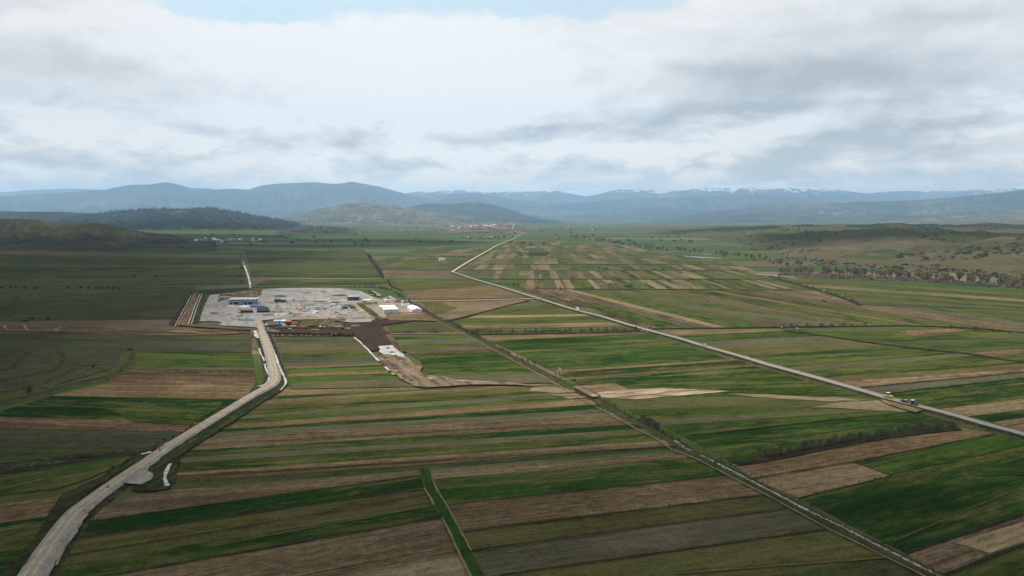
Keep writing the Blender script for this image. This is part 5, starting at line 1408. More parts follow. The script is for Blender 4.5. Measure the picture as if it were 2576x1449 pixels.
M['dark_heap'] = plain('dark_spoil', (0.062, 0.043, 0.032), 0.95, 0.0, 0.35, 0.6, 0.0)
M['grey_heap'] = plain('heaped_gravel', (0.15, 0.135, 0.115), 0.95, 0.0, 0.3, 0.6, 0.0)
M['cloth_dark'] = plain('dark_clothes', (0.03, 0.03, 0.04), 0.9)
M['cloth_vest'] = plain('orange_vest', (0.55, 0.18, 0.05), 0.9)
M['skin'] = plain('skin', (0.42, 0.27, 0.20), 0.6)

def bx(bm, c, s, rz=0.0):
    """box: centre of its base, size"""
    r = bmesh.ops.create_cube(bm, size=1.0)
    R = Matrix.Rotation(rz, 4, 'Z')
    for v in r['verts']:
        v.co = R @ Vector((v.co.x * s[0], v.co.y * s[1], (v.co.z + 0.5) * s[2])) + Vector(c)
def cyl(bm, a, b, r, k=10, r2=None):
    a, b = Vector(a), Vector(b)
    ax = (b - a).normalized(); e = ax.orthogonal().normalized(); f = ax.cross(e)
    r2 = r if r2 is None else r2
    A = [bm.verts.new(a + (e * math.cos(6.2832 * i / k) + f * math.sin(6.2832 * i / k)) * r) for i in range(k)]
    B = [bm.verts.new(b + (e * math.cos(6.2832 * i / k) + f * math.sin(6.2832 * i / k)) * r2) for i in range(k)]
    for i in range(k): bm.faces.new((A[i], A[(i + 1) % k], B[(i + 1) % k], B[i]))
    bm.faces.new(list(reversed(A))); bm.faces.new(B)
def prism(bm, pts, y0, y1, inset=0.0):
    """side outline (x, z) carried across from y0 to y1; upper points drawn in by inset"""
    zm = min(p[1] for p in pts); zt = max(p[1] for p in pts)
    def q(p, y, sg):
        k = inset * max(0.0, (p[1] - zm) / (zt - zm + 1e-9) - 0.45)
        return bm.verts.new((p[0], y - sg * k, p[1]))
    A = [q(p, y0, -1) for p in pts]; B = [q(p, y1, 1) for p in pts]
    n = len(pts)
    for i in range(n): bm.faces.new((A[i], A[(i + 1) % n], B[(i + 1) % n], B[i]))
    bm.faces.new(list(reversed(A))); bm.faces.new(B)
def part(root, name, mat, fn, bevel=0.0):
    bm = bmesh.new(); fn(bm)
    if bevel: bmesh.ops.bevel(bm, geom=list(bm.edges), offset=bevel, segments=1, affect='EDGES', clamp_overlap=True)
    bmesh.ops.recalc_face_normals(bm, faces=list(bm.faces))
    return link(name, bm_mesh(bm, name), M[mat], root)
ZP = 1.0
RZ = math.radians(16)
def place(name, px, py, rz, label, cat, group=None, z=ZP):
    return tag(empty(name, G(px, py, z), rz), label, cat, group)
def copy_tree(o, parent=None):
    c = o.copy(); COL.objects.link(c); c.parent = parent
    for ch in list(o.children): copy_tree(ch, c)
    return c

# --- white flat-roofed stores
def store(px, py, w_, d_, h, label):
    r = place('warehouse', px, py, RZ, label, 'warehouse')
    part(r, 'wall', 'grey_steel', lambda b: bx(b, (0, d_ / 2, -0.4), (w_, d_, h + 0.4)))
    part(r, 'roof', 'white_steel', lambda b: bx(b, (0, d_ / 2, h), (w_ + 0.5, d_ + 0.5, 0.35)), 0.05)
    for i in range(6):
        part(r, 'wall_panel', 'grey_steel', lambda b: bx(b, (-w_ / 2 + w_ * (i + 0.5) / 6, -0.05, 0.1), (w_ / 6 - 0.18, 0.12, h - 0.25)))
    part(r, 'door', 'opening', lambda b: bx(b, (0.3, -0.08, 0.0), (1.0, 0.14, 2.2)))
    part(r, 'roof_seam', 'grey_steel', lambda b: bx(b, (0, d_ / 2, h + 0.35), (0.35, d_ + 0.4, 0.08)))
    return r
store(984.5, 789.5, 15.0, 17.0, 4.4, 'white flat-roofed store with grey panelled front behind the orange netting')
store(977.5, 783.0, 16.0, 16.0, 4.4, 'white flat-roofed store standing behind the other white store')
# --- long gabled hall
r = place('gabled_hall', 1049, 786, RZ, 'long white gabled hall beside the flat-roofed stores', 'hall')
part(r, 'wall', 'white_steel', lambda b: bx(b, (0, 17, -0.4), (10.2, 34, 3.1)))
def roof_(b):
    for s in (-1, 1):
        v = [b.verts.new(q) for q in ((s * 5.5, -0.4, 2.6), (0, -0.4, 4.3), (0, 34.5, 4.3), (s * 5.5, 34.5, 2.6), (s * 5.5, -0.4, 2.8), (0, -0.4, 4.5), (0, 34.5, 4.5), (s * 5.5, 34.5, 2.8))]
        for f in ((0, 1, 2, 3), (4, 5, 6, 7), (0, 1, 5, 4), (1, 2, 6, 5), (2, 3, 7, 6), (3, 0, 4, 7)): b.faces.new([v[i] for i in f])
part(r, 'roof', 'white_steel', roof_)
part(r, 'gable', 'grey_steel', lambda b: (b.faces.new([b.verts.new(q) for q in ((-5.1, -0.06, 0.0), (5.1, -0.06, 0.0), (5.1, -0.06, 2.65), (0, -0.06, 4.25), (-5.1, -0.06, 2.65))])))  # front of the white hall: its weaker light is put into the grey
part(r, 'vent', 'white_steel', lambda b: bx(b, (0.6, -0.14, 2.6), (1.8, 0.1, 0.4)))
for i in range(5): part(r, 'window', 'glass', lambda b: bx(b, (-5.16, 4 + i * 6.2, 1.1), (0.08, 1.4, 0.9)))
# --- main process building
r = place('process_building', 609, 766, math.radians(4), 'long blue-grey steel building with pale roof rim and dark door openings', 'building')
part(r, 'wall', 'blue_grey', lambda b: bx(b, (0, 8, -0.5), (29, 16, 6.4)))
part(r, 'roof', 'pipe_grey', lambda b: bx(b, (0, 8, 5.9), (28.4, 15.4, 0.15)))
part(r, 'roof_rim', 'white_steel', lambda b: (bx(b, (0, 16, 5.7), (30, 0.9, 0.8)), bx(b, (-14.7, 8, 5.7), (0.7, 16.4, 0.6)), bx(b, (14.7, 8, 5.7), (0.7, 16.4, 0.6)), bx(b, (0, -0.1, 5.7), (30, 0.5, 0.6))))
part(r, 'canopy', 'grey_steel', lambda b: bx(b, (0, -0.7, 3.3), (29.2, 1.5, 0.3)))
for x, w_ in ((-12, 1.8), (-8, 1.6), (-5.6, 2.6), (3.8, 2.0), (9, 4.0)):
    part(r, 'door', 'opening', lambda b: bx(b, (x, -0.06, 0.0), (w_, 0.15, 2.9)))
for x in (-10, -3.5, 0.5, 6.5, 12):
    part(r, 'window', 'glass', lambda b: bx(b, (x, -0.06, 4.4), (2.2, 0.12, 1.0)))
part(r, 'stair_tower', 'grey_steel', lambda b: bx(b, (-15.6, 4, -0.4), (1.2, 5, 6.0)))
part(r, 'duct', 'pale_blue', lambda b: bx(b, (16.2, 7, 0), (1.8, 4, 4.4)))
# --- dark frame building by the service road
r = place('frame_building', 888.5, 755.5, math.radians(5), 'dark steel-framed building with scaffolding beside the white slab', 'building')
part(r, 'wall', 'dark_steel', lambda b: bx(b, (0, 5, -0.4), (13, 10, 4.6)))
part(r, 'roof', 'pale_blue', lambda b: (bx(b, (-3.4, 5, 4.2), (6, 10.2, 0.35)), bx(b, (3.4, 5, 4.2), (6, 10.2, 0.35))))
part(r, 'doorway', 'opening', lambda b: bx(b, (2.8, -0.07, 0), (1.6, 0.16, 3.2)))
for s in (-1, 1):
    part(r, 'scaffold', 'grey_steel', lambda b: [cyl(b, (s * 7.4, y, -0.3), (s * 7.4, y, 5.2), 0.09, 5) for y in (0, 3, 6, 9)] + [cyl(b, (s * 7.4, 0, z), (s * 7.4, 9, z), 0.07, 5) for z in (1.4, 2.9, 4.4)])
# --- small white house on a red base, blue box, tank, cabins
r = place('gate_house', 973, 761, RZ, 'small white hut on a red base by the service road', 'hut')
part(r, 'wall', 'white_steel', lambda b: bx(b, (0, 2, 0.9), (4.4, 4, 2.4))); part(r, 'roof', 'white_steel', lambda b: bx(b, (0, 2, 3.3), (4.9, 4.6, 0.25)))
part(r, 'base', 'orange_net', lambda b: bx(b, (0, 2, -0.4), (4.8, 4.4, 1.3))); part(r, 'window', 'glass', lambda b: bx(b, (0.8, -0.05, 1.9), (1.1, 0.1, 0.8)))
part(r, 'steps', 'concrete', lambda b: [bx(b, (3.2, -0.2 - i * 0.5, -0.4), (1.2, 0.5, 1.2 - i * 0.3)) for i in range(3)])
def container(px, py, L, W_, H_, rz, mat, label, group=None, z=ZP, name='container'):
    r = place(name, px, py, rz, label, 'container', group, z)
    part(r, 'body', mat, lambda b: bx(b, (0, W_ / 2, 0), (L, W_, H_)), 0.04)
    n_ = max(3, int(L / 0.9))
    part(r, 'corrugation', mat, lambda b: [bx(b, (-L / 2 + L * (i + 0.5) / n_, -0.03, 0.15), (L / n_ * 0.5, 0.08, H_ - 0.3)) for i in range(n_)])
    part(r, 'door', mat, lambda b: bx(b, (-L / 2 - 0.03, W_ / 2, 0.12), (0.08, W_ * 0.9, H_ - 0.24)))
    for sx in (-1, 1): part(r, 'skid', 'rubber', lambda b: bx(b, (sx * L * 0.4, W_ / 2, -0.35), (0.4, W_, 0.38)))
    return r
container(976.3, 752.3, 2.6, 2.4, 2.4, RZ, 'blue', 'small blue container behind the white hut')
r = place('storage_tank', 1012.5, 761.5, 0, 'white upright tank with a domed top beside the gravel yard', 'tank')
part(r, 'shell', 'white_steel', lambda b: (cyl(b, (0, 0, -0.3), (0, 0, 2.2), 1.25, 16), cyl(b, (0, 0, 2.2), (0, 0, 2.7), 1.25, 16, 0.7), cyl(b, (0, 0, 2.7), (0, 0, 2.85), 0.7, 16, 0.1)))
part(r, 'pipe', 'grey_steel', lambda b: cyl(b, (1.6, 0, -0.3), (1.6, 0, 4.2), 0.12, 6)); part(r, 'ladder', 'grey_steel', lambda b: [bx(b, (0, -1.3, 0.2 + i * 0.35), (0.4, 0.06, 0.05)) for i in range(7)])
container(1016, 772, 4.2, 3, 2.9, RZ, 'white_steel', 'white cabin with a dark round vent north of the gabled hall')
container(1026, 770.5, 5.0, 3, 2.8, RZ, 'white_steel', 'plain white cabin touching the gabled hall')
container(1026, 762, 3.4, 2, 1.7, RZ, 'teal', 'low teal box beyond the white cabins')
# --- site cabins and machines by the gate
container(615, 806.5, 8.0, 3, 2.9, math.radians(3), 'pale_blue', 'pale blue site cabin standing next to the teal box')
container(625, 806.5, 7.0, 3, 2.9, math.radians(3), 'pale_blue', 'pale blue site cabin beside the site gate')
container(602.5, 806.5, 1.3, 1.3, 2.4, 0, 'teal', 'narrow teal toilet box beside the pale cabins', name='toilet_box')
container(634, 804, 3.2, 2, 2.2, 0.1, 'white_steel', 'short white cabin between the pale blue cabins and the gate')
def gable_hut(px, py, L, W_, H_, rz, mat, roof, label):
    r = place('hut', px, py, rz, label, 'hut')
    part(r, 'wall', mat, lambda b: bx(b, (0, W_ / 2, -0.4), (L, W_, H_ + 0.4)))
    def rf(b):
        A = [b.verts.new((x, y, z)) for x in (-L / 2 - 0.3, L / 2 + 0.3) for y, z in ((-0.4, H_), (W_ / 2, H_ + 1.0), (W_ + 0.4, H_))]
        for f in ((0, 1, 4, 3), (1, 2, 5, 4), (0, 2, 1), (3, 4, 5), (0, 3, 5, 2)): b.faces.new([A[i] for i in f])
    part(r, 'roof', roof, rf)
    part(r, 'door', 'opening', lambda b: bx(b, (L * 0.2, -0.06, 0), (1.0, 0.12, 2.0)))
    part(r, 'window', 'glass', lambda b: bx(b, (-L * 0.2, -0.06, 1.1), (1.2, 0.1, 0.8)))
gable_hut(699, 814, 7.4, 4, 2.5, 0.02, 'pale_blue', 'pale_blue', 'pale blue shed with a rounded roof behind the parked trucks')
gable_hut(713, 814, 3.2, 3, 2.5, 0.02, 'white_steel', 'white_steel', 'small white shed between the pale blue and red-roofed sheds')
gable_hut(724.5, 815.5, 5.0, 4, 2.6, 0.02, 'rust', 'red', 'dark red shed with a red roof behind the rusty skip')
r = place('skip', 745.5, 818.5, 0.05, 'long rusty brown skip beside the red-roofed shed', 'skip')
part(r, 'body', 'rust', lambda b: prism(b, [(-3.6, 0), (3.0, 0), (3.8, 1.7), (-3.6, 1.7)], -1.1, 1.1)); part(r, 'load', 'soil_heap', lambda b: bx(b, (0, 0, 1.4), (6.6, 1.8, 0.5)), 0.2)
part(r, 'rib', 'rust', lambda b: [bx(b, (-3 + i * 1.3, -1.14, 0.1), (0.16, 0.1, 1.5)) for i in range(5)])
r = place('concrete_beam', 738, 820, 0.0, 'white precast beam lying below the rusty skip', 'beam'); part(r, 'beam', 'white_steel', lambda b: bx(b, (0, 0, -0.2), (5.0, 0.6, 0.7)), 0.06)
r = place('box_culvert', 730, 833, 0.1, 'white precast culvert unit with a dark opening in the dark earth', 'culvert', z=0.8)
part(r, 'frame', 'concrete', lambda b: (bx(b, (-1.3, 0, -0.2), (0.5, 2, 2.4)), bx(b, (0.9, 0, -0.2), (0.5, 2, 2.4)), bx(b, (-0.2, 0, 2.0), (2.7, 2, 0.4)), bx(b, (2.2, 0.4, -0.2), (1.8, 0.4, 1.2))))
part(r, 'opening', 'opening', lambda b: bx(b, (-0.2, 0.3, -0.1), (1.8, 1.2, 2.0)))
# culvert heads under the asphalt road
for (px, py), lb in (((1622, 834.5), 'white concrete culvert head below the asphalt road at the hedge ditch'), ((1358, 755.5), 'white concrete culvert head where the farm track meets the asphalt road')):
    r = place('culvert_head', px, py, math.radians(-38), lb, 'culvert', z=0.45)
    part(r, 'wall', 'concrete', lambda b: (bx(b, (-1.9, 0, 0), (1.8, 0.6, 1.5)), bx(b, (1.9, 0, 0), (1.8, 0.6, 1.5)), bx(b, (0, 0, 1.15), (2.2, 0.6, 0.45)), bx(b, (-3.0, -0.8, 0), (0.4, 1.8, 1.1)), bx(b, (3.0, -0.8, 0), (0.4, 1.8, 1.1))))
    part(r, 'opening', 'opening', lambda b: bx(b, (0, 0.1, 0), (2.0, 0.4, 1.15)))
# --- pipe stacks: each pipe a part
def pipes(px, py, n, L, rad, mat, label, rows_=2, rz=0.02):
    r = place('pipe_stack', px, py, rz, label, 'pipe stack')
    bm = bmesh.new(); cyl(bm, (-L / 2, 0, 0), (L / 2, 0, 0), rad, 10); me = bm_mesh(bm, 'pipe'); me.materials.append(M[mat])
    for k in range(rows_):
        for i in range(n - k):
            o = link('pipe', me, None, r); o.location = (rnd.uniform(-0.2, 0.2), (i + k * 0.5) * rad * 2.02, rad + k * rad * 1.75)
    for s in (-1, 1): part(r, 'bearer', 'timber', lambda b: bx(b, (s * L * 0.3, (n - 1) * rad, -0.35), (0.3, n * rad * 2.1, 0.35)))
    return r
pipes(619, 786.8, 5, 11.5, 0.6, 'black', 'stack of black-coated pipes at the front of the two pipe rows by the gate', 2)
pipes(616.5, 781.5, 6, 11.5, 0.5, 'pipe_grey', 'stack of grey pipes directly behind the black pipe stack', 2)
pipes(614.5, 778.5, 6, 11, 0.5, 'pipe_grey', 'stack of grey pipes in front of the white-capped pipes', 2)
pipes(613, 774.5, 8, 10.5, 0.45, 'white_steel', 'stack of white-capped pipes behind the grey pipe stacks', 2)
pipes(661, 786, 5, 11.8, 0.6, 'black', 'stack of black pipes in front of the dark crates', 2)
pipes(660.5, 782.5, 5, 11.6, 0.55, 'black', 'second row of black pipes before the dark crates', 2)
pipes(659.5, 778.0, 5, 10.5, 0.6, 'dark_steel', 'dark green pipe fittings behind the black pipes', 2)
for i, (px, py, m_) in enumerate(((783, 772.2, 'pale_blue'), (784, 774.6, 'pale_blue'), (785.5, 777.2, 'pale_blue'), (786.5, 780, 'pipe_grey'), (788, 783, 'white_steel'))):
    pipes(px, py, 3, 6.5, 0.4, m_, ['pale blue pipe bundle at the far end of the row', 'second pale blue pipe bundle in the row', 'third pale blue pipe bundle in the row', 'grey pipe bundle between pale blue and white ones', 'white pipe bundle at the near end of the row'][i], 1)
r = place('long_girder', 793, 780, math.radians(62), 'long pale girder lying beside the pale blue pipe bundles', 'girder'); part(r, 'girder', 'pipe_grey', lambda b: (bx(b, (0, 0, 0.2), (34, 0.9, 0.2)), bx(b, (0, 0, -0.1), (34, 0.2, 0.9)), bx(b, (0, 0, 0.75), (34, 0.9, 0.2))))
# blue tarpaulin stacks
def tarp(px, py, L, label, m_='blue'):
    r = place('covered_stack', px, py, 0.02, label, 'stack')
    part(r, 'stack', 'timber', lambda b: bx(b, (0, 1.2, -0.3), (L, 2.3, 1.5)))
    part(r, 'cover', m_, lambda b: prism(b, [(-L / 2 - .1, 0.5), (L / 2 + .1, 0.5), (L / 2 + .1, 1.5), (L * 0.2, 1.85), (-L * 0.3, 1.7), (-L / 2 - .1, 1.4)], -0.1, 2.5, 0.3))
tarp(631, 773, 4.2, 'short stack of timber under bright blue sheeting'); tarp(645, 773, 8.4, 'long stack of timber under blue sheeting'); tarp(659, 772.5, 5.0, 'timber stack half covered by blue sheeting behind the dark fittings')
r = place('dark_store', 704, 760, 0.03, 'low dark store with a stepped roof in the gravel pad', 'building')
part(r, 'wall', 'dark_steel', lambda b: (bx(b, (-3.2, 2, -0.4), (6.4, 4, 3.4)), bx(b, (3.2, 2, -0.4), (6.6, 4, 2.7)))); part(r, 'roof', 'black', lambda b: (bx(b, (-3.2, 2, 3.0), (6.8, 4.4, 0.25)), bx(b, (3.4, 2, 2.3), (6.8, 4.4, 0.25)))); part(r, 'door', 'opening', lambda b: bx(b, (-4, -0.06, 0), (1.6, 0.12, 2.2)))
plant('conifer', 'conifer_tree', 'conifer', G(739.5, 759, ZP), 4.4, 4.6, 'small dark conifer standing alone on the gravel pad', 'tree', None)
container(871.5, 770, 6.0, 2.6, 2.6, 0.02, 'grey_steel', 'grey container with dark ends beside the olive containers')
for i, (px, py) in enumerate(((882, 771.5), (885, 774), (888, 776.5))):
    container(px, py, 5.2, 2.5, 2.3, 0.02, 'olive', ['olive container touching the grey container', 'middle olive container of the stepped row', 'olive container at the near end of the stepped row'][i])
for i, px in enumerate((864, 871)):
    container(px, 776.5, 2.6, 2.2, 2.2, 0.02, 'black', ['black crate beside the white dishes', 'black crate beside the olive containers'][i], name='crate')
for i, (px, py) in enumerate(((841.5, 775.5), (853, 775))):
    r = place('dish', px, py, 0.3, ['white tilted dish beside the stacked bearers', 'white tilted dish beside the black crates'][i], 'dish')
    part(r, 'disc', 'white_steel', lambda b: cyl(b, (0, 0.1, 1.5), (0, -0.15, 1.75), 1.15, 16, 1.0)); part(r, 'stand', 'grey_steel', lambda b: (cyl(b, (0, 0.2, -0.4), (0, 0.1, 1.5), 0.15, 6), bx(b, (0, 0.2, -0.4), (1.2, 1.2, 0.4))))
r = place('concrete_slab', 918, 755, 0.02, 'pale concrete slab beside the dark steel-framed building', 'slab', z=0.95); part(r, 'slab', 'white_steel', lambda b: bx(b, (0, 4, 0), (13, 9, 0.3)), 0.05)
r = place('shelter', 953, 747, RZ, 'small pale canopy at the end of the lined channel', 'shelter')
part(r, 'roof', 'cream', lambda b: bx(b, (0, 1.5, 1.9), (4.6, 3.4, 0.25))); [part(r, 'post', 'grey_steel', lambda b: cyl(b, (x, y, -0.4), (x, y, 1.9), 0.1, 6)) for x in (-2, 2) for y in (0.2, 2.8)]
ribbon('channel', [zB(1370, 222), zB(1440, 262), zB(1530, 312)], [(-1.3, 0.2), (1.3, 0.2)], ['dark_verge'], 4.0, 0.1, 1.0); ribbon('channel', [zB(1420, 225), zB(1470, 250), zB(1540, 290)], [(-1.6, 0.2), (1.6, 0.2)], ['shingle'], 4.0, 0.1, 1.02)
# scattered precast blocks
bm = bmesh.new(); bx(bm, (0, 0, -0.2), (1.0, 1.0, 1.0)); bmesh.ops.bevel(bm, geom=list(bm.edges), offset=0.06, segments=1, affect='EDGES'); blk = bm_mesh(bm, 'concrete_block'); blk.materials.append(M['concrete'])
bm = bmesh.new(); bx(bm, (0, 0, -0.2), (1.0, 1.0, 1.0)); bmesh.ops.bevel(bm, geom=list(bm.edges), offset=0.06, segments=1, affect='EDGES'); blw = bm_mesh(bm, 'white_block'); blw.materials.append(M['white_steel'])
def blocks(n, x0, x1, y0, y1, me, nm, smax, label, group, cat):
    for i in range(n):
        o = link(nm, me); o.location = G(rnd.uniform(x0, x1), rnd.uniform(y0, y1), ZP)
        o.rotation_euler = (0, 0, rnd.uniform(0, 3.14)); o.scale = (rnd.uniform(0.8, smax), rnd.uniform(0.6, smax * 0.5), rnd.uniform(0.5, 1.1))
        tag(o, label, cat, group)
blocks(24, 692, 728, 789, 794, blw, 'white_block', 2.6, 'white precast block in the clutter behind the site gate', 'white blocks by the gate', 'block')
blocks(30, 832, 890, 779, 796, blk, 'concrete_block', 2.2, 'grey foundation block set out in the pipe yard', 'foundation blocks in the pipe yard', 'block')
blocks(16, 776, 800, 784, 789, blw, 'white_block', 3.0, 'white block lying by the pale blue pipe bundles', 'white blocks by the pipe bundles', 'block')
blocks(9, 574, 622, 769, 771.5, blw, 'white_block', 3.2, 'white crate in front of the long blue-grey building', 'white crates by the long building', 'crate')
blocks(18, 772, 830, 752.5, 754.5, blw, 'white_block', 3.0, 'white element in the row laid along the service road', 'white elements in a row', 'block')
blocks(8, 803, 818, 820, 826, blw, 'white_block', 1.6, 'white bag lying beside the earth mound', 'white bags by the mound', 'bag')
blocks(10, 840, 862, 797, 806, blk, 'concrete_block', 2.0, 'grey block on the pale edge of the pad', 'blocks on the pad edge', 'block')
bm = bmesh.new(); [bx(bm, (x, 0, -0.2), (0.22, 1.0, 0.9)) for x in (-0.4, -0.13, 0.13, 0.4)]; bx(bm, (0, 0, 0.7), (1.0, 0.9, 0.25)); plt = bm_mesh(bm, 'pallet'); plt.materials.append(M['timber'])
bm = bmesh.new(); cyl(bm, (-1, 0, 0.4), (1, 0, 0.4), 0.4, 10); bx(bm, (0, 0, -0.2), (0.3, 0.8, 0.4)); spl = bm_mesh(bm, 'pipe_spool'); spl.materials.append(M['dark_steel'])
blocks(34, 690, 830, 762, 797, plt, 'pallet', 2.8, 'loaded timber pallet standing among the heaps of the works', 'pallets in the works', 'pallet')
blocks(30, 690, 870, 757, 797, spl, 'pipe_spool', 2.2, 'short dark pipe spool lying on the gravel of the works', 'pipe spools in the works', 'pipe')
blocks(22, 545, 640, 772, 804, plt, 'pallet', 2.6, 'loaded timber pallet on the gravel near the pipe stacks', 'pallets by the pipe stacks', 'pallet')
for px, py in ((560, 790), (650, 760), (720, 745), (790, 760), (850, 762), (905, 770), (930, 790), (690, 800), (780, 797)):
    r = place('light_mast', px, py, 0, 'thin grey lighting mast standing on the gravel of the works', 'mast', 'lighting masts of the works')
    part(r, 'pole', 'grey_steel', lambda b: cyl(b, (0, 0, -0.3), (0, 0, 8.0), 0.13, 6, 0.08)); part(r, 'lamp', 'grey_steel', lambda b: bx(b, (0, 0, 7.9), (1.2, 0.3, 0.25)))
for k in range(9):
    x_, y_ = rnd.uniform(560, 880), rnd.uniform(738, 796)
    ribbon('wheel_track', [(x_, y_), (x_ + rnd.uniform(14, 40), y_ + rnd.uniform(-3, 3)), (x_ + rnd.uniform(50, 90), y_ + rnd.uniform(-6, 6))], [(-1.6, 0.0), (-0.9, 0.0), (0.9, 0.0), (1.6, 0.0)], ['shingle', 'farm_track', 'shingle'], 4.0, 0.3, 1.16 + 0.004 * k)
# --- earth mounds
def mound(px, py, w_, d_, h, mat, label, seed, group=None, rz=0.0, z=0.75, name='earth_mound', sharp=1.0):
    bm = bmesh.new(); n_, k_ = 26, 10
    c = bm.verts.new((0, 0, h)); ringp = None; rings = []
    for j in range(1, k_ + 1):
        t_ = j / k_; ring = []
        for i in range(n_):
            an = 6.2832 * i / n_
            rr = t_ * (0.82 + 0.36 * float(fbm(math.cos(an) * 1.3 + seed, math.sin(an) * 1.3 + seed, 3)))
            zz = h * (1 - t_) ** sharp * (0.78 + 0.44 * float(fbm(math.cos(an) * t_ * 3 + seed, math.sin(an) * t_ * 3, 3))) - (0.5 if j == k_ else 0)
            ring.append(bm.verts.new((math.cos(an) * rr * w_ / 2, math.sin(an) * rr * d_ / 2, zz)))
        rings.append(ring)
    for i in range(n_): bm.faces.new((c, rings[0][i], rings[0][(i + 1) % n_]))
    for a, b in zip(rings, rings[1:]):
        for i in range(n_): bm.faces.new((a[i], b[i], b[(i + 1) % n_], a[(i + 1) % n_]))
    o = link(name, bm_mesh(bm, name, True), M[mat]); o.location = G(px, py, z); o.rotation_euler = (0, 0, rz)
    return tag(o, label, 'mound', group)
mound(828, 817.5, 17, 14, 7.0, 'soil_heap', 'tall brown earth mound below the pipe yard', 3.1, sharp=0.9)
mound(838, 819.5, 10, 9, 2.8, 'grey_heap', 'small grey heap leaning on the tall brown earth mound', 5.3)
for i, (px, py, w_, h) in enumerate(((603, 797, 10, 1.6), (700, 770, 8, 1.2), (705, 777, 8, 1.1), (690, 786.5, 9, 1.6), (707, 785.5, 11, 1.8), (742, 797, 14, 1.4), (776, 768, 9, 1.2), (745, 791, 5, 1.6), (755, 791, 4.5, 1.5), (699, 773, 8, 1.2), (712, 779.5, 8, 1.0), (822, 765, 12, 1.2), (590, 803, 10, 0.9), (684, 832, 12, 1.6), (694, 834, 9, 1.3))):
    mound(px, py, w_, w_ * 0.7, h, 'grey_heap', 'low grey-brown spoil heap on the gravel of the works', 1.7 * i, 'spoil heaps on the gravel', name='spoil_heap')
for i, (zx, zy) in enumerate(((1330, 415), (1370, 455), (1405, 490), (1260, 475), (1300, 520), (1325, 545), (1450, 525), (1480, 560), (1510, 580), (1375, 590), (1400, 625), (1435, 660), (1490, 700), (1560, 745))):
    mound(*z2(zx, zy), 5.0, 2.6, 0.9, 'dark_heap', 'small dark soil heap on the muddy strip below the works', 0.9 * i + 2, 'soil heaps on the muddy strip', name='soil_heap')
o = ribbon('earth_bank', [zB(-100, 800), zB(200, 795), zB(600, 790), zB(900, 800), zB(960, 805)], [(-2.6, -0.5), (-1.2, 1.5), (0.6, 2.0), (1.6, 1.4), (3.2, -0.5)], ['dark_bank'] * 4, 4.0, 0.5, 0.6) if M.setdefault('dark_bank', M['dark_heap']) else None
# --- orange netting and fences
def fence(px, label, mat, h, sp, name='fence'):
    W = smooth_line([Vector((*G(p[0], p[1], ZP)[:2], 0)) for p in px], 4.0)
    r = tag(empty(name, (W[0].x, W[0].y, ZP)), label, 'fence')
    def net(b):
        for a, c in zip(W, W[1:]):
            d = (c - a); L = d.length; mid = (a + c) / 2 - W[0]
            bx(b, (mid.x, mid.y, 0.0), (L, 0.05, h * rnd.uniform(0.75, 1.0)), math.atan2(d.y, d.x))
    part(r, 'netting', mat, net)
    for q in W[::max(1, int(sp / 4))]:
        part(r, 'post', 'timber', lambda b: cyl(b, (q.x - W[0].x, q.y - W[0].y, -0.4), (q.x - W[0].x, q.y - W[0].y, h + 0.15), 0.06, 5))
fence([(972, 790.5), (1005, 788.5), (1037, 787.6), (1069, 788.3), (1060, 786.6)], 'orange safety netting along the front of the white stores', 'orange_net', 1.1, 8)
fence([(745, 779), (760, 777.5), (770, 778.5), (768, 783), (750, 782.5)], 'orange netting round the excavation beside the pale blue pipes', 'orange_net', 1.0, 8)
fence([(599, 788.3), (606, 788.6), (634, 787.9)], 'orange netting in front of the black pipe stack', 'orange_net', 0.8, 8)
fence([(818, 780), (824, 786), (831, 795)], 'orange netting down the side of the pipe yard', 'orange_net', 0.9, 8)
# --- gate
r = place('site_gate', 649, 803.5, 0.5, 'white barrier gate across the end of the gravel road', 'gate', z=1.2)
part(r, 'barrier', 'white_steel', lambda b: bx(b, (0, 0, 0.9), (5.6, 0.2, 0.5))); [part(r, 'post', 'white_steel', lambda b: bx(b, (x, 0, -0.5), (0.35, 0.35, 2.2))) for x in (-2.9, 2.9)]

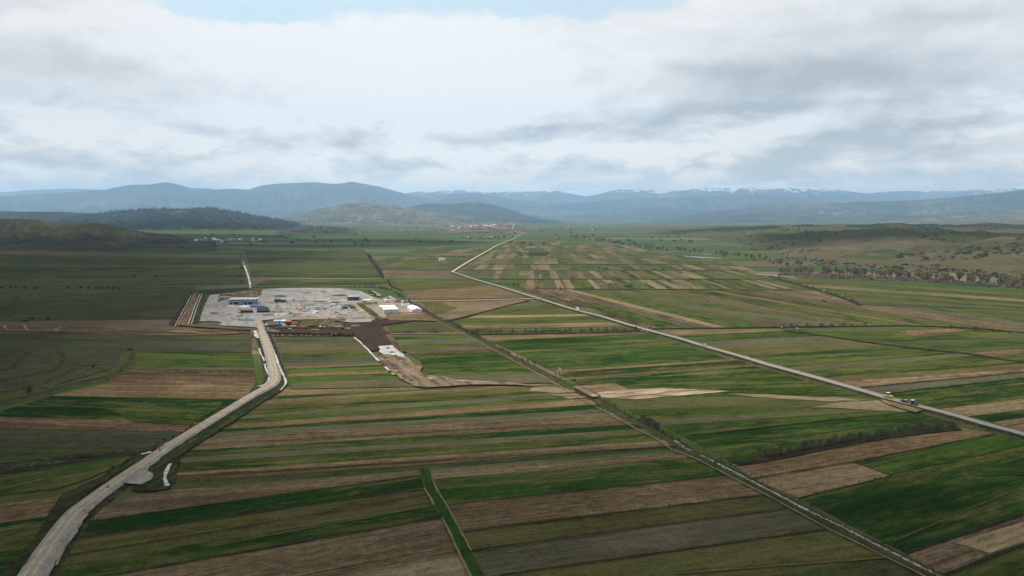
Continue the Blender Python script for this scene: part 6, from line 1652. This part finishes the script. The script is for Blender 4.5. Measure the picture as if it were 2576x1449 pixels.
# ------------------------------------------------------------------ vehicles
def wheel(root, x, y, r_, wd):
    t_ = part(root, 'wheel', 'rubber', lambda b: cyl(b, (x, y - wd / 2, r_), (x, y + wd / 2, r_), r_, 14))
    part(t_, 'rim', 'silver', lambda b: cyl(b, (x, y - wd / 2 - 0.02, r_), (x, y + wd / 2 + 0.02, r_), r_ * 0.55, 10))
def car(px, py, rz, z, mat, label, L=4.5, W_=1.8, H_=1.5, van=False, roofmat=None, cat='car', name='car'):
    r = place(name, px, py, rz, label, cat, None, z)
    if van:
        body = [(-L / 2, 0.35), (L / 2, 0.35), (L / 2, 0.95), (L * 0.36, 1.15), (L * 0.24, H_), (-L / 2 + 0.1, H_), (-L / 2, 1.0)]
        win = [(L * 0.345, 1.2), (L * 0.245, H_ - 0.12), (-L * 0.42, H_ - 0.12), (-L * 0.42, 1.2)]
    else:
        body = [(-L / 2, 0.35), (L / 2, 0.35), (L / 2, 0.75), (L * 0.40, 0.92), (L * 0.18, 1.0), (L * 0.04, H_ - 0.02), (-L * 0.30, H_), (-L * 0.44, 1.02), (-L / 2, 0.95)]
        win = [(L * 0.155, 1.02), (L * 0.035, H_ - 0.12), (-L * 0.28, H_ - 0.1), (-L * 0.40, 1.04)]
    part(r, 'body', mat, lambda b: prism(b, body, -W_ / 2, W_ / 2, 0.22))
    part(r, 'window', 'glass', lambda b: prism(b, win, -W_ / 2 + 0.01, W_ / 2 - 0.01, 0.05))
    if roofmat: part(r, 'roof', roofmat, lambda b: bx(b, (-L * 0.12, 0, H_ - 0.03), (L * 0.34, W_ * 0.74, 0.06)))
    for sx in (-0.30, 0.31):
        for sy in (-1, 1): wheel(r, L * sx, sy * (W_ / 2 - 0.1), 0.33, 0.24)
    for sy in (-1, 1):
        part(r, 'headlight', 'white_steel', lambda b: bx(b, (L / 2, sy * W_ * 0.35, 0.62), (0.06, 0.35, 0.16)))
        part(r, 'tail_light', 'red', lambda b: bx(b, (-L / 2, sy * W_ * 0.38, 0.7), (0.06, 0.22, 0.25)))
    return r
def road_dir(a, b): d = G(*b) - G(*a); return math.atan2(d.y, d.x)
RD = road_dir((2307, 1019), (2182, 985)); ZR = 1.46
car(2276, 1012, RD, ZR, 'navy', 'dark car with a silver roof between the yellow roller and the blue tractor', roofmat='silver')
car(1771, 869.5, road_dir((1863, 895), (1713, 851)), ZR, 'silver', 'silver car driving alone on the asphalt road')
car(1452.5, 779.5, road_dir((1432, 774), (1468, 784)), ZR, 'white_steel', 'white van parked by people on the asphalt road', 5.2, 2.0, 2.3, True, cat='van', name='van')
# road roller
r = place('road_roller', 2234, 1000.5, RD, 'yellow road roller with a white-roofed cab on the asphalt road', 'roller', None, ZR)
part(r, 'engine_hood', 'yellow', lambda b: prism(b, [(-2.6, 0.6), (-0.3, 0.6), (-0.3, 1.75), (-1.2, 1.8), (-2.5, 1.5)], -0.95, 0.95, 0.15))
part(r, 'drum_frame', 'yellow', lambda b: (bx(b, (1.7, 1.05, 0.55), (2.6, 0.22, 0.55)), bx(b, (1.7, -1.05, 0.55), (2.6, 0.22, 0.55)), bx(b, (0.4, 0, 0.55), (0.4, 2.2, 0.6)), bx(b, (2.9, 0, 0.55), (0.25, 2.3, 0.5))))
part(r, 'drum', 'grey_steel', lambda b: cyl(b, (1.75, -0.95, 0.78), (1.75, 0.95, 0.78), 0.78, 20))
cb_ = part(r, 'cab', 'glass', lambda b: prism(b, [(-0.6, 1.5), (0.75, 1.5), (0.6, 2.75), (-0.5, 2.75)], -0.75, 0.75, 0.1))
part(cb_, 'cab_roof', 'white_steel', lambda b: bx(b, (0.05, 0, 2.75), (1.5, 1.75, 0.16)))
part(cb_, 'cab_frame', 'yellow', lambda b: [cyl(b, (x, y, 1.2), (x * 0.85, y * 0.95, 2.75), 0.06, 5) for x in (-0.62, 0.76) for y in (-0.78, 0.78)] + [bx(b, (0.05, 0, 1.1), (1.5, 1.6, 0.45))])
for sy in (-1, 1): wheel(r, -1.5, sy * 0.85, 0.76, 0.45)
# tractor
r = place('tractor', 2297, 1018.5, RD + math.pi, 'blue tractor with a white cab roof and red implement on the asphalt road', 'tractor', None, ZR)
part(r, 'hood', 'tractor_blue', lambda b: prism(b, [(0.3, 0.7), (2.2, 0.7), (2.25, 1.35), (0.3, 1.55)], -0.42, 0.42, 0.1))
cb_ = part(r, 'cab', 'glass', lambda b: prism(b, [(-1.0, 1.1), (0.3, 1.1), (0.2, 2.45), (-0.9, 2.45)], -0.72, 0.72, 0.1)); part(cb_, 'cab_roof', 'white_steel', lambda b: bx(b, (-0.35, 0, 2.45), (1.5, 1.6, 0.16)))
part(r, 'chassis', 'dark_steel', lambda b: bx(b, (0.4, 0, 0.5), (3.2, 0.6, 0.45))); part(r, 'fender', 'tractor_blue', lambda b: [bx(b, (-0.75, s * 0.95, 1.45), (1.4, 0.5, 0.12)) for s in (-1, 1)])
part(r, 'implement', 'red', lambda b: (bx(b, (-2.1, 0, 0.4), (0.8, 1.9, 0.7)), bx(b, (-1.55, 0, 0.6), (0.5, 0.4, 0.3)))); part(r, 'exhaust', 'black', lambda b: cyl(b, (1.0, 0.3, 1.5), (1.0, 0.3, 2.4), 0.05, 6))
for sy in (-1, 1): wheel(r, -0.75, sy * 0.95, 0.78, 0.42); wheel(r, 1.75, sy * 0.8, 0.48, 0.3)
# trucks, loader and digger on the site
def truck(px, py, rz, cabm, bedm, label, L=7.0, mixer=False):
    r = place('truck', px, py, rz, label, 'truck', None, ZP)
    c_ = part(r, 'cab', cabm, lambda b: prism(b, [(L / 2 - 2.0, 0.6), (L / 2, 0.6), (L / 2, 1.7), (L / 2 - 0.3, 2.7), (L / 2 - 2.0, 2.7)], -1.15, 1.15, 0.1)); part(c_, 'windscreen', 'glass', lambda b: bx(b, (L / 2 - 0.12, 0, 1.7), (0.1, 2.0, 0.8)))
    part(r, 'chassis', 'black', lambda b: bx(b, (-0.2, 0, 0.55), (L - 0.6, 0.9, 0.35)))
    if mixer: part(r, 'drum', bedm, lambda b: (cyl(b, (-L / 2, 0, 2.2), (-0.6, 0, 1.9), 0.6, 14, 1.25), cyl(b, (-0.6, 0, 1.9), (L / 2 - 2.2, 0, 1.75), 1.25, 14, 0.7)))
    else: part(r, 'bed', bedm, lambda b: prism(b, [(-L / 2, 1.0), (L / 2 - 2.2, 1.0), (L / 2 - 2.2, 2.4), (-L / 2 - 0.3, 2.2)], -1.2, 1.2))
    for x in (-0.36, -0.2, 0.34):
        for s in (-1, 1): wheel(r, L * x, s * 1.0, 0.5, 0.35)
    return r
truck(670, 822.5, 1.9, 'white_steel', 'grey_steel', 'white mixer truck parked beside the gravel road', 6.5, True)
truck(678.5, 823, 1.7, 'olive', 'black', 'dark dump truck parked between the white mixer and the red digger')
truck(697.5, 822.5, 0.4, 'dark_steel', 'dark_steel', 'dark grey truck parked in front of the pale blue shed')
truck(838, 769.5, 0.2, 'white_steel', 'white_steel', 'white truck by the red earth bank of the pipe yard', 5.5)
car(858.5, 769.5, 0.3, ZP, 'white_steel', 'white van parked beside the grey container', 4.8, 1.9, 2.0, True, cat='van', name='van'); car(713, 820, 0.1, ZP, 'white_steel', 'white pick-up parked before the red-roofed shed', 4.8, 1.8, 1.6)
r = place('digger', 687, 822.5, 0.6, 'red digger with a raised arm beside the dump truck', 'digger', None, ZP)
part(r, 'track', 'rubber', lambda b: [bx(b, (0, s * 0.9, -0.2), (3.0, 0.5, 0.9)) for s in (-1, 1)], 0.1); part(r, 'body', 'red', lambda b: bx(b, (-0.3, 0, 0.75), (2.6, 2.2, 1.1)), 0.08); part(r, 'cab', 'glass', lambda b: bx(b, (0.6, 0.6, 1.5), (1.1, 0.9, 1.2)))
a_ = part(r, 'arm', 'red', lambda b: (cyl(b, (0.8, -0.4, 1.4), (1.6, -0.4, 4.4), 0.22, 6), cyl(b, (1.6, -0.4, 4.4), (2.8, -0.4, 2.6), 0.17, 6))); part(a_, 'bucket', 'black', lambda b: prism(b, [(2.4, 2.0), (3.2, 2.0), (3.1, 2.7), (2.6, 2.7)], -0.8, 0.0))
def loader(px, py, rz, label):
    r = place('loader', px, py, rz, label, 'loader', None, 0.9)
    part(r, 'body', 'yellow', lambda b: prism(b, [(-2.4, 0.7), (0.4, 0.7), (0.4, 1.5), (-2.3, 1.6)], -0.9, 0.9, 0.1)); part(r, 'cab', 'glass', lambda b: bx(b, (-0.2, 0, 1.5), (1.2, 1.4, 1.3))); part(r, 'bucket', 'dark_steel', lambda b: prism(b, [(2.4, 0.1), (3.3, 0.1), (2.9, 1.0), (2.4, 1.0)], -1.2, 1.2))
    part(r, 'arm', 'yellow', lambda b: [cyl(b, (0.3, s * 0.6, 1.2), (2.5, s * 0.6, 0.6), 0.12, 6) for s in (-1, 1)])
    for x in (-1.5, 1.2):
        for s in (-1, 1): wheel(r, x, s * 0.95, 0.65, 0.45)
loader(800.5, 811.5, 0.2, 'pale yellow loader working beside the tall earth mound'); loader(999, 761.5, 0.3, 'tan loader on the bare bank between white hut and tank')
# barrels on the gravel road
for px, py, m_, lb in ((402, 1133.5, 'black', 'black barrel standing on the gravel road near the hedge'), (271, 1227, 'tractor_blue', 'blue barrel at the edge of the gravel road by the lay-by')):
    r = place('barrel', px, py, 0, lb, 'barrel', None, 1.2); part(r, 'drum', m_, lambda b: cyl(b, (0, 0, 0), (0, 0, 0.88), 0.29, 14)); part(r, 'hoop', m_, lambda b: [cyl(b, (0, 0, z), (0, 0, z + 0.04), 0.31, 14) for z in (0.02, 0.3, 0.58, 0.83)])

# ------------------------------------------------------------------ people on the road
def person(px, py, rz, label, top):
    V = [(0, 0, 0.98), (0, 0, 1.18), (0, 0, 1.42), (0, 0.02, 1.52), (0, 0.03, 1.64), (0, 0.03, 1.76), (0.19, 0, 1.40), (0.25, 0.03, 1.12), (0.24, 0.14, 0.88), (-0.19, 0, 1.40), (-0.25, 0.0, 1.12), (-0.25, 0.1, 0.88),
         (0.10, 0, 0.92), (0.11, 0.10, 0.50), (0.11, 0.02, 0.07), (0.11, 0.17, 0.04), (-0.10, 0, 0.92), (-0.11, -0.02, 0.50), (-0.11, -0.14, 0.09), (-0.11, 0.02, 0.04)]
    E = [(0, 1), (1, 2), (2, 3), (3, 4), (4, 5), (2, 6), (6, 7), (7, 8), (2, 9), (9, 10), (10, 11), (0, 12), (12, 13), (13, 14), (14, 15), (0, 16), (16, 17), (17, 18), (18, 19)]
    Rr = [0.15, 0.15, 0.17, 0.06, 0.10, 0.085, 0.07, 0.055, 0.04, 0.07, 0.055, 0.04, 0.10, 0.07, 0.05, 0.04, 0.10, 0.07, 0.05, 0.04]
    me = bpy.data.meshes.new('person'); me.from_pydata(V, E, [])
    o = link('person', me, M[top]); o.location = G(px, py, ZR); o.rotation_euler = (0, 0, rz)
    o.modifiers.new('Skin', 'SKIN')
    for s, q in zip(me.skin_vertices[0].data, Rr): s.radius = (q, q)
    me.skin_vertices[0].data[0].use_root = True
    sb = o.modifiers.new('Subdivision', 'SUBSURF'); sb.levels = 1; sb.render_levels = 1
    tag(o, label, 'person')
person(1460, 783.5, 2.4, 'person in dark clothes walking beside the white van', 'cloth_dark')
person(1464.5, 784.5, 2.6, 'person in an orange vest walking beside the white van', 'cloth_vest')
person(1446, 779.5, -0.6, 'person in dark clothes standing at the verge before the white van', 'cloth_dark')
person(1889, 903.5, -0.7, 'person in dark clothes walking on the asphalt road past the narrow brown strips', 'cloth_dark')
person(1309.5, 738.5, -0.7, 'person in dark clothes walking above the farm track junction', 'cloth_dark')

# ------------------------------------------------------------------ villages
from mathutils.bvhtree import BVHTree
VB, FB = [], []
for o in COL.objects:
    if o.type == 'MESH' and o.name.split('.')[0] in ('hill', 'ground', 'terrain'):
        k = len(VB); VB += [v.co.copy() for v in o.data.vertices]; FB += [[k + i for i in p.vertices] for p in o.data.polygons]
BV = BVHTree.FromPolygons(VB, FB)
def on_land(px, py):
    a, b = (px - CX) / FPX, -(py - CY) / FPX
    c, s = math.cos(PITCH), math.sin(PITCH)
    h_ = BV.ray_cast(Vector((0, 0, CAM_H)), Vector((a, c + b * s, -s + b * c)))
    return h_[0]
HM = {}
def house(p, L, W_, H_, rz, wallm, roofm, label, group):
    k = (wallm, roofm)
    if k not in HM:
        bm = bmesh.new(); bx(bm, (0, 0, -0.15), (1, 1, 1.15)); wm = bm_mesh(bm, 'wall'); wm.materials.append(M[wallm])
        bm = bmesh.new(); A = [bm.verts.new((x, y, z)) for x in (-0.54, 0.54) for y, z in ((-0.56, 1.0), (0, 1.5), (0.56, 1.0))]
        for f in ((0, 1, 4, 3), (1, 2, 5, 4), (0, 2, 1), (3, 4, 5), (0, 3, 5, 2)): bm.faces.new([A[i] for i in f])
        rm = bm_mesh(bm, 'roof'); rm.materials.append(M[roofm])
        bm = bmesh.new(); [bx(bm, (x, s * 0.5, 0.35), (0.12, 0.03, 0.35)) for x in (-0.3, 0.0, 0.3) for s in (-1, 1)]; nm = bm_mesh(bm, 'window'); nm.materials.append(M['opening'])
        HM[k] = (wm, rm, nm)
    r = empty('house', p, rz); r.scale = (L, W_, H_)
    for nm, me in zip(('wall', 'roof', 'window'), HM[k]): link(nm, me, None, r)
    return tag(r, label, 'house', group)
for i in range(95):
    px = rnd.gauss(1205, 42); py = rnd.gauss(570.5, 2.6) - 0.02 * (px - 1205)
    p = on_land(px, py)
    if p is None: continue
    wl = rnd.choice(['cream', 'concrete', 'cream']); rf = rnd.choice(['tile', 'tile', 'tile', 'white_steel', 'concrete'])
    house(p, rnd.uniform(10, 20), rnd.uniform(9, 14), rnd.uniform(5, 9), rnd.uniform(0, 3.1), wl, rf, {'tile': 'pale house with a red tiled roof in the village under the hills', 'white_steel': 'house with a white metal roof in the village under the hills', 'concrete': 'flat grey-roofed house in the village under the hills'}[rf], 'houses of the village under the hills: ' + {'tile': 'red', 'white_steel': 'white', 'concrete': 'grey'}[rf])
for i in range(46):
    px = rnd.uniform(487, 650); p = on_land(px, rnd.gauss(604.5, 1.6) - 0.01 * (px - 560))
    if p is None: continue
    rf = rnd.choice(['tile', 'tile', 'concrete', 'concrete', 'white_steel'])
    house(p, rnd.uniform(7, 12), rnd.uniform(6, 9), rnd.uniform(3, 5), rnd.uniform(0, 3.1), 'concrete', rf, {'tile': 'small red-roofed house in the hamlet behind the terraced hill', 'white_steel': 'small white-roofed house in the hamlet behind the terraced hill', 'concrete': 'small grey-roofed house in the hamlet behind the terraced hill'}[rf], 'houses of the hamlet: ' + {'tile': 'red', 'white_steel': 'white', 'concrete': 'grey'}[rf])
for px, py in ((1112, 656), (655, 603), (1010, 581), (1060, 579), (1350, 578), (1290, 575), (1235, 597), (1176, 597), (1140, 578), (1430, 575), (1490, 578)):
    p = on_land(px, py)
    house(p, rnd.uniform(9, 14), 8, 4.5, rnd.uniform(0, 3), 'white_steel', 'concrete', 'lone white farm building among the far fields', 'lone farm buildings')
